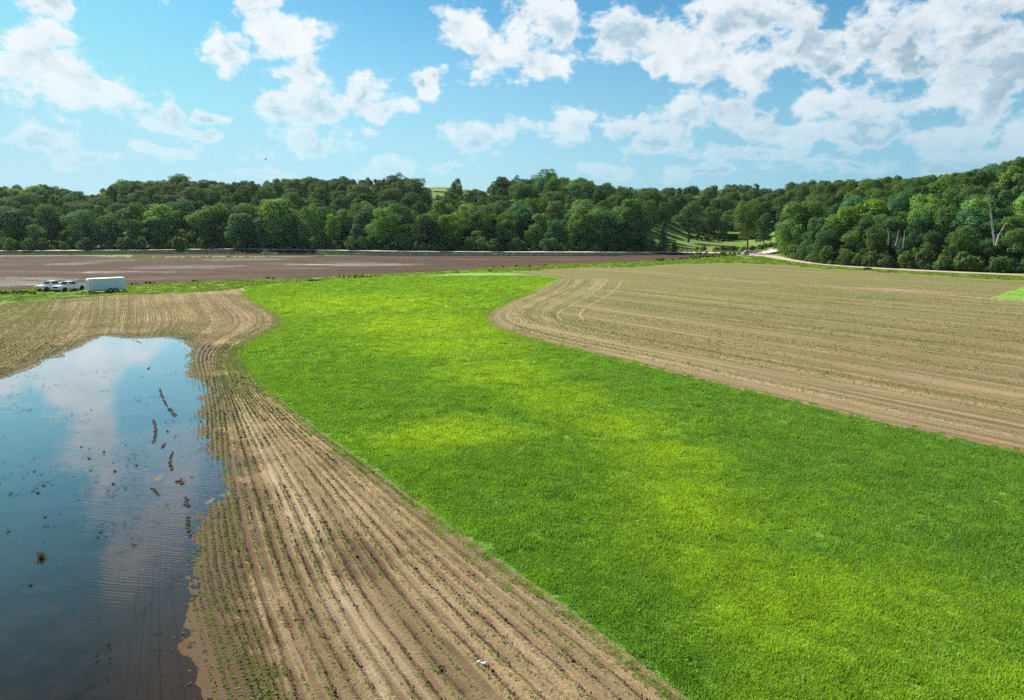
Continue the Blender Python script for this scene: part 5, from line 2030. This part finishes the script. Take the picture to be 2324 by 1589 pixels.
        hl = MB().box((2.80, s * .76, .93), (.22, .32, .20)).build('headlight', M_LAMP, root, bevel=.02)
        MB().box((-2.90, s * .93, 1.06), (.06, .13, .42)).build('tail_light', M_RED, root)
        MB().box((.03, s * .93, .42), (2.1, .14, .05)).build('running_board', M_BLACK, root)
    gr = MB().box((2.93, 0, .90), (.08, 1.18, .36)).build('grille', grillemat, root, bevel=.02)
    for k in range(3):
        MB().box((2.975, 0, .80 + k * .10), (.02, 1.1, .025)).build('grille_bar', M_CHROME if chrome_bumper else M_BLACK, gr)
    bm_ = M_CHROME if chrome_bumper else M_PAINT
    MB().box((2.97, 0, .60), (.18, 1.86, .24)).build('front_bumper', bm_, root, bevel=.04)
    MB().box((2.96, 0, .44), (.12, 1.5, .08)).build('air_dam', M_BLACK, root)
    MB().box((-2.98, 0, .60), (.16, 1.84, .16)).build('rear_bumper', bm_, root, bevel=.03)
    MB().box((0, 0, .40), (5.0, 1.1, .18)).build('chassis', M_BLACK, root)
    hood = MB().add([(2.6, -.62, 1.155), (2.6, .62, 1.155), (1.5, .70, 1.235), (1.5, -.70, 1.235)], [(0, 1, 2, 3)]).build('bonnet', M_PAINT, root)
    for wx in (1.84, -1.83):
        for s in (-1, 1):
            wheel(root, wx, s * .90, .41, .27, wheelmat)
    return root


def truck_at(u, v, *a, **k):
    c = G(u, v)
    return c


hd1 = R(-107)
# front wheel contact points read from the picture, turned into truck centres
def centre_from_front_left(u, v, hd):
    g_ = G(u, v)
    # nearest side to the camera is the truck's left side
    f = Vector((math.cos(hd), math.sin(hd), 0)); l = Vector((-math.sin(hd), math.cos(hd), 0))
    return Vector(g_) - f * 1.84 - l * .95


def near_side(hd):
    return 1


c2 = centre_from_front_left(147.5, 662.6, hd1)
t2 = pickup('white crew-cab pickup with black grille and black wheels, nearer the trailer', c2, hd1, M_BLACK, M_BLACK, False, True)
hd0 = R(-110)
c1 = centre_from_front_left(106.5, 661.6, hd0)
t1 = pickup('white pickup with silver wheels and chrome grille, left and behind the other', c1, hd0, M_ALLOY, M_CHROME, True, False)

# load in the nearer pickup's bed: a blue tarp heap and a dark drum
f2 = Vector((math.cos(hd1), math.sin(hd1), 0)); l2 = Vector((-math.sin(hd1), math.cos(hd1), 0))
def heap(name, mat, r, h, loc, label, cat, seed):
    V, F = [], []
    n, m = 14, 6
    for j in range(m + 1):
        for k in range(n):
            a = 2 * math.pi * k / n
            t = j / m
            rr = r * math.cos(t * math.pi / 2) * (1 + .25 * (vnoise(math.cos(a) * 2 + seed, math.sin(a) * 2 + t * 2, seed) - .5)) + .001
            V.append((rr * math.cos(a), rr * math.sin(a) * .7, h * math.sin(t * math.pi / 2) * (1 + .3 * (vnoise(math.cos(a) * 3, t * 4, seed + 1) - .5))))
    for j in range(m):
        for k in range(n):
            F.append((j * n + k, j * n + (k + 1) % n, (j + 1) * n + (k + 1) % n, (j + 1) * n + k))
    me = mesh_np(name, V, F, True)
    o = link(name, me, mat, loc=loc)
    tag(o, label, cat)
p = c2 - f2 * 1.55
heap('tarp_bundle', M_BLUE, .55, .68, (p.x, p.y, .82), 'dark blue tarp bundle heaped in the nearer pickup bed', 'tarp', 3)
p = c2 - f2 * 2.5 + l2 * .3
mb = MB().disc((0, 0, 0), .20, .55, 14)
o = mb.build('drum', M_BLACK, loc=(p.x, p.y, 1.10)); o.rotation_euler = (R(90), 0, 0)
tag(o, 'small black drum standing at the tailgate of the nearer pickup', 'drum')
p = c1 - f2 * 1.8
heap('tarp_bundle', M_BLUE, .75, .60, (p.x, p.y, .82), 'dark blue bundle in the bed of the farther pickup', 'tarp', 5)


def trailer():
    a = G(203.5, 666.2); b = G(288.0, 661.4)
    A_, B_ = Vector(a), Vector(b)
    d = (B_ - A_); d.z = 0
    d.normalize()
    L = 6.15
    rz = math.atan2(-d.y, -d.x)                     # x forward points to the tongue
    back = Vector((-d.y, d.x, 0))
    if back.y < 0: back = -back
    ctr = A_ + d * L / 2 + back * 1.10
    root = empty('box_trailer', (ctr.x, ctr.y, 0), rz)
    tag(root, 'white enclosed box trailer with two axles parked beside the pickups', 'trailer')
    hx, hw, z0, z1 = L / 2, 1.10, .45, 2.60
    r = .28
    prof = [(-hx, z0), (hx, z0), (hx, z1 - r), (hx - r * .3, z1 - r * .3), (hx - r, z1), (-hx, z1)]
    MB().prism(prof, -hw, hw).build('box', M_ALU, root, bevel=.02)
    # side panels joints
    for s in (-1, 1):
        for k in range(5):
            x = -hx + (k + 1) * L / 6
            MB().box((x, s * (hw + .006), (z0 + z1) / 2), (.035, .012, z1 - z0 - .12)).build('seam_strip', M_ALU, root)
        MB().box((0, s * (hw + .012), z1 - .03), (L + .02, .05, .12)).build('top_rail', M_WTRIM, root, bevel=.01)
        MB().box((0, s * (hw + .012), z0 + .02), (L + .02, .04, .10)).build('bottom_rail', M_STEEL, root)
        pr = [(hx + .015, z0), (hx + .015, z1 - r), (hx - r * .3, z1 - r * .3 + .02), (hx - r, z1 + .02), (hx - r - .08, z1 - .06), (hx - r * .45, z1 - r * .5), (hx - .09, z1 - r - .05), (hx - .09, z0)]
        MB().prism(pr, s * (hw + .004), s * (hw + .05)).build('corner_post', M_WTRIM, root)
        for k in range(4):
            MB().box((hx - .55 - k * .62, s * (hw + .05), z1 + .02), (.10, .03, .05)).build('marker_light', M_AMBER, root)
        MB().box((-hx + .10, s * (hw + .04), z1 - .02), (.10, .03, .05)).build('marker_light', M_RED, root)
        fm = MB()
        for ax in (-.30 - .72, -.30):
            pass
        fpr = []
        for k in range(0, 9):
            an = math.pi * k / 8
            fpr.append((-.30 + .43 * math.cos(an) , .42 + .43 * math.sin(an)))
        for k in range(0, 9):
            an = math.pi * k / 8
            fpr.append((-1.12 + .43 * math.cos(an), .42 + .43 * math.sin(an)))
        out = fpr
        inn = [(x, z - .05) for x, z in fpr]
        vs = [(x, s * (hw - .02), z) for x, z in out] + [(x, s * (hw + .22), z) for x, z in out] + [(x, s * (hw + .22), z - .06) for x, z in out]
        n = len(out)
        fs = [(i, i + 1, n + i + 1, n + i) for i in range(n - 1)] + [(n + i, n + i + 1, 2 * n + i + 1, 2 * n + i) for i in range(n - 1)]
        MB().add(vs, fs).build('fender', M_ALLOY, root)
        for ax in (-.30, -1.12):
            wheel(root, ax, s * (hw + .07), .35, .21, M_ALLOY)
            MB().disc((ax, s * (hw - .02), .42), .40, .06, 20).build('wheel_well', M_BLACK, root)
    MB().box((0, 0, .38), (L - .3, 1.6, .14)).build('chassis', M_STEEL, root)
    MB().box((0, 0, z1 + .012), (L - .5, 2.1, .03)).build('roof_skin', M_WTRIM, root)
    dr = MB().box((-hx - .02, 0, (z0 + z1) / 2), (.04, 2.0, z1 - z0 - .2)).build('ramp_door', M_ALU, root)
    MB().box((-hx - .05, .85, 1.3), (.03, .05, 1.4)).build('latch', M_STEEL, dr)
    sd = MB().box((hx - 1.1, -(hw + .012), 1.5), (.80, .02, 1.85)).build('side_door', M_ALU, root)
    MB().box((hx - .8, -(hw + .03), 1.4), (.05, .03, .16)).build('handle', M_STEEL, sd)
    tb = MB()
    tb.tube([(hx - .2, .7, .42), (hx + 1.2, .03, .44)], .05, 6).tube([(hx - .2, -.7, .42), (hx + 1.2, -.03, .44)], .05, 6)
    tb.build('tongue', M_STEEL, root)
    MB().box((hx + 1.28, 0, .47), (.25, .12, .12)).build('coupler', M_BLACK, root)
    jk = MB().tube([(hx + .95, 0, .02), (hx + .95, 0, 1.0)], .045, 8).box((hx + .95, 0, .02), (.2, .2, .03))
    jo = jk.build('jack', M_BLACK, root)
    MB().tube([(hx + .95, 0, .95), (hx + .95, .22, .95)], .015, 5).build('crank', M_BLACK, jo)
    MB().box((hx - .10, hw - .3, .25), (.35, .25, .22)).build('step', M_BLACK, root)
    MB().box((-hx + .35, hw - .1, .25), (.12, .12, .38)).build('rear_stand', M_STEEL, root)
    return root


trailer()
pp = c2 - f2 * 3.35 + l2 * .75
mb = MB().box((0, 0, .32), (.10, .12, .64)).box((0, 0, .03), (.26, .26, .05)).box((.0, 0, .62), (.22, .10, .08))
tag(mb.build('jack_stand', M_BLACK, loc=(pp.x, pp.y, 0)), 'dark stand on the grass at the rear bumper of the nearer pickup', 'stand')

# ------------------------------------------------------------------ fences, posts, rocks, log
M_OAK = simple('weathered_board', (0.20, 0.15, 0.11), 0.9, grain=0.4, gscale=3)
M_REDWOOD = simple('red_brown_board', (0.42, 0.17, 0.10), 0.8, grain=0.3, gscale=3)
M_WFENCE = simple('white_board', (0.80, 0.80, 0.78), 0.6, grain=0.1, gscale=3)
C1 = lambda x, y: (x * .08925 + 1452, y * .08925 + 514.4)
C2 = lambda x, y: (x * .08925 + 1642.6, y * .08925 + 514.4)


def board_fence(name, P, mat, label, cat='fence', h=1.3, nb=4, post=.16, post_h=None, bw=.16):
    """P: ground points of the posts"""
    c = Vector(P[0])
    root = empty(name, c)
    tag(root, label, cat)
    Q = [Vector(p) - c for p in P]
    for p in Q:
        MB().box((p.x, p.y, p.z + (post_h or h + .1) / 2 - .1), (post, post, (post_h or h + .1) + .2)).build('post', mat, root)
    for i in range(len(Q) - 1):
        a, b = Q[i], Q[i + 1]
        d = b - a
        rz = math.atan2(d.y, d.x)
        L = math.hypot(d.x, d.y)
        tilt = Matrix.Rotation(-math.atan2(d.z, L), 3, 'Y')
        for k in range(nb):
            z = h * (k + .7) / nb
            m = (a + b) / 2
            off = Vector((math.sin(rz), -math.cos(rz), 0)) * (post / 2 + .02)
            MB().box((m.x + off.x, m.y + off.y, m.z + z), (L, .04, bw), rz, tilt).build('board', mat, root)
    return root


def hz(u, y):
    x = S_OF(u) * y
    return (x, y, float(hill(x, y)))


YF = 316
board_fence('board_fence', [hz(u, y) for u, y in [(C1(1130, 0)[0] - 6, 318), (C1(1130, 0)[0], 318), (C1(1240, 0)[0], 317), (C1(1290, 0)[0], 326), (C1(1350, 0)[0], 327)]], M_OAK, 'weathered brown board fence wing left of the field entrance', h=1.6)
board_fence('board_fence', [hz(u, y) for u, y in [(C1(1590, 0)[0], 332), (C1(1730, 0)[0], 330)]], M_OAK, 'dark shaded fence panel behind the red-brown one', h=1.6)
board_fence('board_fence', [hz(u, y) for u, y in [(C1(1728, 0)[0], 330), (C1(1800, 0)[0], 324), (C1(1868, 0)[0], 317)]], M_REDWOOD, 'red-brown sunlit board fence wing right of the field entrance', h=1.9, nb=5)
us = [C1(1868, 0)[0], C1(1985, 0)[0], C1(2095, 0)[0], C1(2237, 0)[0]] + [C2(x, 0)[0] for x in (245, 400, 545, 615, 745, 845, 990)]
board_fence('board_fence', [hz(u, 316.5 - i * .9) for i, u in enumerate(us)], M_OAK, 'long dark board fence along the road up to the junction', h=1.45, nb=3)


def wire_fence():
    us2 = [1092, 1175, 1278, 1388, 1470, 1565, 1650]
    P = [hz(C2(x, 0)[0], y) for x, y in zip(us2, [318, 321, 323, 324, 324, 324, 323])]
    c = Vector(P[0])
    root = empty('wire_fence', c)
    tag(root, 'wire fence on thin wooden posts right of the board fence', 'fence')
    Q = [Vector(p) - c for p in P]
    for p in Q: MB().tube([(p.x, p.y, p.z - .3), (p.x, p.y, p.z + 1.5)], .10, 6).build('post', M_OAK, root)
    for z in (.4, .8, 1.25):
        MB().tube([(p.x, p.y, p.z + z) for p in Q], .012, 4).build('wire', M_STEEL, root)


wire_fence()


def white_fence():
    y = 250
    P = [G(C2(1690, 0)[0], C2(0, 755)[1]), G(C2(1765, 0)[0], C2(0, 765)[1]), G(C2(1848, 0)[0], C2(0, 778)[1])]
    board_fence('white_rail_fence', P, M_WFENCE, 'short white rail fence with three posts beside the clay lane', h=1.25, nb=3, post=.16, bw=.2)
    P = [G(C2(1856, 0)[0], C2(0, 770)[1]), G(C2(1975, 0)[0], C2(0, 762)[1])]
    board_fence('white_rail_fence', P, M_WFENCE, 'pair of white rails running into the shade of the trees', h=1.0, nb=2, post=.1, bw=.1)
    a = G(C2(1652, 0)[0], C2(0, 690)[1])
    root = empty('guard_rail', a)
    tag(root, 'white guard rail with one end post on the far side road', 'guard rail')
    MB().box((0, 0, .45), (.3, .2, 1.1)).build('post', M_WFENCE, root)
    MB().box((-4.2, .3, .75), (8.2, .12, .3)).build('rail', M_WFENCE, root)
    MB().box((4, .3, .55), (7.6, .1, .12)).build('rail', M_WFENCE, root)


white_fence()
a = G(C2(622, 0)[0], C2(0, 735)[1])
root = empty('road_sign', a)
tag(root, 'small white road sign on a dark post at the junction', 'sign')
MB().box((0, 0, 1.1), (.12, .12, 2.2)).build('post', M_BLACK, root)
MB().box((0, -.09, 2.35), (.38, .04, .62)).build('sign_plate', M_WFENCE, root)
MB().box((0, -.09, 1.15), (.34, .04, .34)).build('marker_plate', simple('pale_green_plate', (.45, .62, .55), .5), root)
# pale water trough behind the fence
a = hz(C2(700, 0)[0], 319)
root = empty('water_trough', a)
tag(root, 'long pale water tank behind the board fence by the junction tree', 'water tank')
MB().prism([(-3.0, .35), (-2.8, .15), (2.8, .15), (3.0, .35), (2.7, 1.05), (-2.0, 1.35), (-2.6, 1.2)], -.7, .7).build('tank', simple('pale_tank', (.62, .72, .75), .4), root, bevel=.06)
MB().box((-1.8, 0, .1), (.3, 1.3, .3)).box((1.8, 0, .1), (.3, 1.3, .3)).build('support', M_STEEL, root)

M_ROCK = simple('limestone_rock', (0.42, 0.42, 0.40), 0.9, grain=0.35, gscale=3)
rocks = [src_obj('rock_source', clod_mesh(40 + s), M_ROCK) for s in range(3)]


def riprap():
    P, S_ = [], []
    RC, t = resample([(c[0], c[1], c[2]) for c in road_c], 900)
    for i in range(5200):
        k = random.randrange(900)
        c = RC[k]
        u = u_of(c[0], c[1])
        w = float(np.interp(u, [120, 240, 330, 480, 560, 660, 1200, 1360, 1430], [0, .35, .4, .15, .6, 1, 1, .5, 0]))
        if random.random() > w: continue
        off = random.uniform(0, 1)
        P.append((c[0], c[1] - 5.6 - off * 4.0, float(hill(c[0], c[1] - 5.6 - off * 4.0)) + .02))
        S_.append(random.uniform(.10, .28))
    n = len(P)
    o = scatter('riprap_rocks', P, RNG.uniform(0, 6.28, (n, 3)), S_, rocks)
    tag(o, 'pale broken limestone lining the road embankment', 'rocks', kind='stuff')
    P = [Vector(G(*C2(random.uniform(330, 470), random.uniform(722, 765)))) for _ in range(26)]
    o = scatter('culvert_rocks', [tuple(p) for p in P], RNG.uniform(0, 6.28, (26, 3)), RNG.uniform(.3, .7, 26), rocks)
    tag(o, 'grey rocks piled at the culvert left of the junction', 'rocks', kind='stuff')


riprap()

# fallen log on the verge behind the green field
def log(u, v, L, r, label, rz=0.05):
    c = G(u, v)
    root = empty('fallen_log', (c[0], c[1], 0), rz)
    tag(root, label, 'log')
    MB().tube([(-L / 2, 0, r * .8), (-L * .2, .05, r), (L * .2, -.05, r * .95), (L / 2, 0, r * .7)], [r * .8, r, r * .9, r * .5], 9).build('trunk', M_BARK, root)
    for k in range(4):
        x = -L * .35 + k * L * .24
        MB().tube([(x, 0, r), (x + .3, -.1 * (k % 2 * 2 - 1), r * 2.6 + .1 * k)], [r * .25, r * .08], 5).build('branch', M_BARK, root)


log(719, 638, 4.2, .20, 'dark fallen log lying on the verge behind the green field')
log(2320 - 352, 612.7, 2.6, .35, 'dark stump-like log at the edge of the clay lane verge')


# weedy clumps on the verge
def weeds():
    rg = random.Random(12)
    P, S_ = [], []
    def spot(u, v, n, su, sv, a, b):
        for _ in range(n):
            c = G(u + rg.gauss(0, su), v + rg.gauss(0, sv))
            P.append((c[0], c[1], -.1)); S_.append(rg.uniform(a, b))
    spot(25, 666, 40, 22, 1.6, .12, .3)
    for u, v in [(300, 646), (340, 644), (450, 640), (610, 633.5)]: spot(u, v, 3, 6, .5, .15, .3)
    spot(820, 629, 26, 26, 1.5, .12, .3)
    spot(1190, 606, 10, 60, 1, .15, .4)
    spot(1110, 617, 2, 3, .5, .3, .5)
    for i in range(70):
        u = rg.uniform(1480, 1680); spot(u, float(np.interp(u, [1452, 1523, 1586, 1680], [594, 591, 586, 580])) + rg.uniform(-1, 1.5), 1, 0, 0, .15, .55)
    for i in range(60):
        u = rg.uniform(1560, 1700); spot(u, rg.uniform(576.5, 580), 1, 0, 0, .2, .6)
    for i in range(150):
        u = rg.uniform(1900, 2323); v = float(np.interp(u, [1900, 2001, 2173, 2323], [602, 609.8, 618.6, 624.5])) - rg.uniform(2.2, 7)
        spot(u, v, 1, 0, 0, .2, .9)
    RC, t_ = resample([(c[0], c[1], c[2]) for c in road_c], 900)
    for i in range(900):
        c = RC[rg.randrange(840)]
        y = c[1] - rg.uniform(7.0, 11)
        P.append((c[0], y, float(hill(c[0], y)) - .12)); S_.append(rg.uniform(.08, .22))
    for i in range(120):
        u = rg.uniform(0, 1450); v = float(np.interp(u, [0, 532, 1450], [578, 578, 578])) + rg.uniform(-1, 2)
        spot(u, v, 1, 0, 0, .1, .25)
    Q = np.c_[np.zeros((len(P), 2)), RNG.uniform(0, 6.28, len(P))]
    o = scatter('verge_weeds', P, Q, np.array(S_), bushes)
    tag(o, 'leafy weeds along verges, ditch and field margins', 'weeds', kind='stuff')


weeds()


# bird
def bird():
    y = 210.0
    c = (S_OF(612) * y, y, top_z(362, y))
    root = empty('bird', c, R(15))
    tag(root, 'dark bird gliding in the sky above the left wood', 'bird')
    m = simple('dark_feathers', (.05, .045, .04), .8)
    b = MB().tube([(-.45, 0, 0), (-.25, 0, .02), (.05, 0, .05), (.30, 0, .04), (.42, 0, .02)], [.02, .09, .13, .08, .02], 8)
    b.add([(-.4, -.04, .01), (-.4, .04, .01), (-.72, .14, .0), (-.72, -.14, .0)], [(0, 1, 2, 3)])
    bo = b.build('body', m, root)
    for s in (-1, 1):
        w = MB()
        pts = [(.12, s * .06, .06), (.16, s * .5, .22 + .08 * s), (.05, s * 1.0, .16 + .16 * s), (-.10, s * 1.05, .15 + .16 * s), (-.16, s * .5, .20 + .08 * s), (-.14, s * .06, .05)]
        top = [Vector(p) for p in pts]; low = [p - Vector((0, 0, .02)) for p in top]
        n = 6
        w.add(top + low, [(0, 1, 4, 5), (1, 2, 3, 4), (11, 10, 7, 6), (10, 9, 8, 7)] + [(i, (i + 1) % n, n + (i + 1) % n, n + i) for i in range(n)])
        w.build('wing', m, root)
bird()


# ------------------------------------------------------------------ air
def haze():
    m = bpy.data.materials.new('haze_air')
    m.use_nodes = True
    nt = m.node_tree
    nt.nodes.clear()
    out = nt.nodes.new('ShaderNodeOutputMaterial')
    v = nt.nodes.new('ShaderNodeVolumePrincipled')
    v.inputs['Color'].default_value = (0.72, 0.90, 1.0, 1)
    v.inputs['Density'].default_value = 0.000035
    v.inputs['Anisotropy'].default_value = 0.3
    nt.links.new(v.outputs[0], out.inputs['Volume'])
    mb = MB().box((20, 1100, 34.5), (1960, 2640, 74))
    o = mb.build('haze', m)
    tag(o, kind='stuff')


HAZE = True
if HAZE: haze()
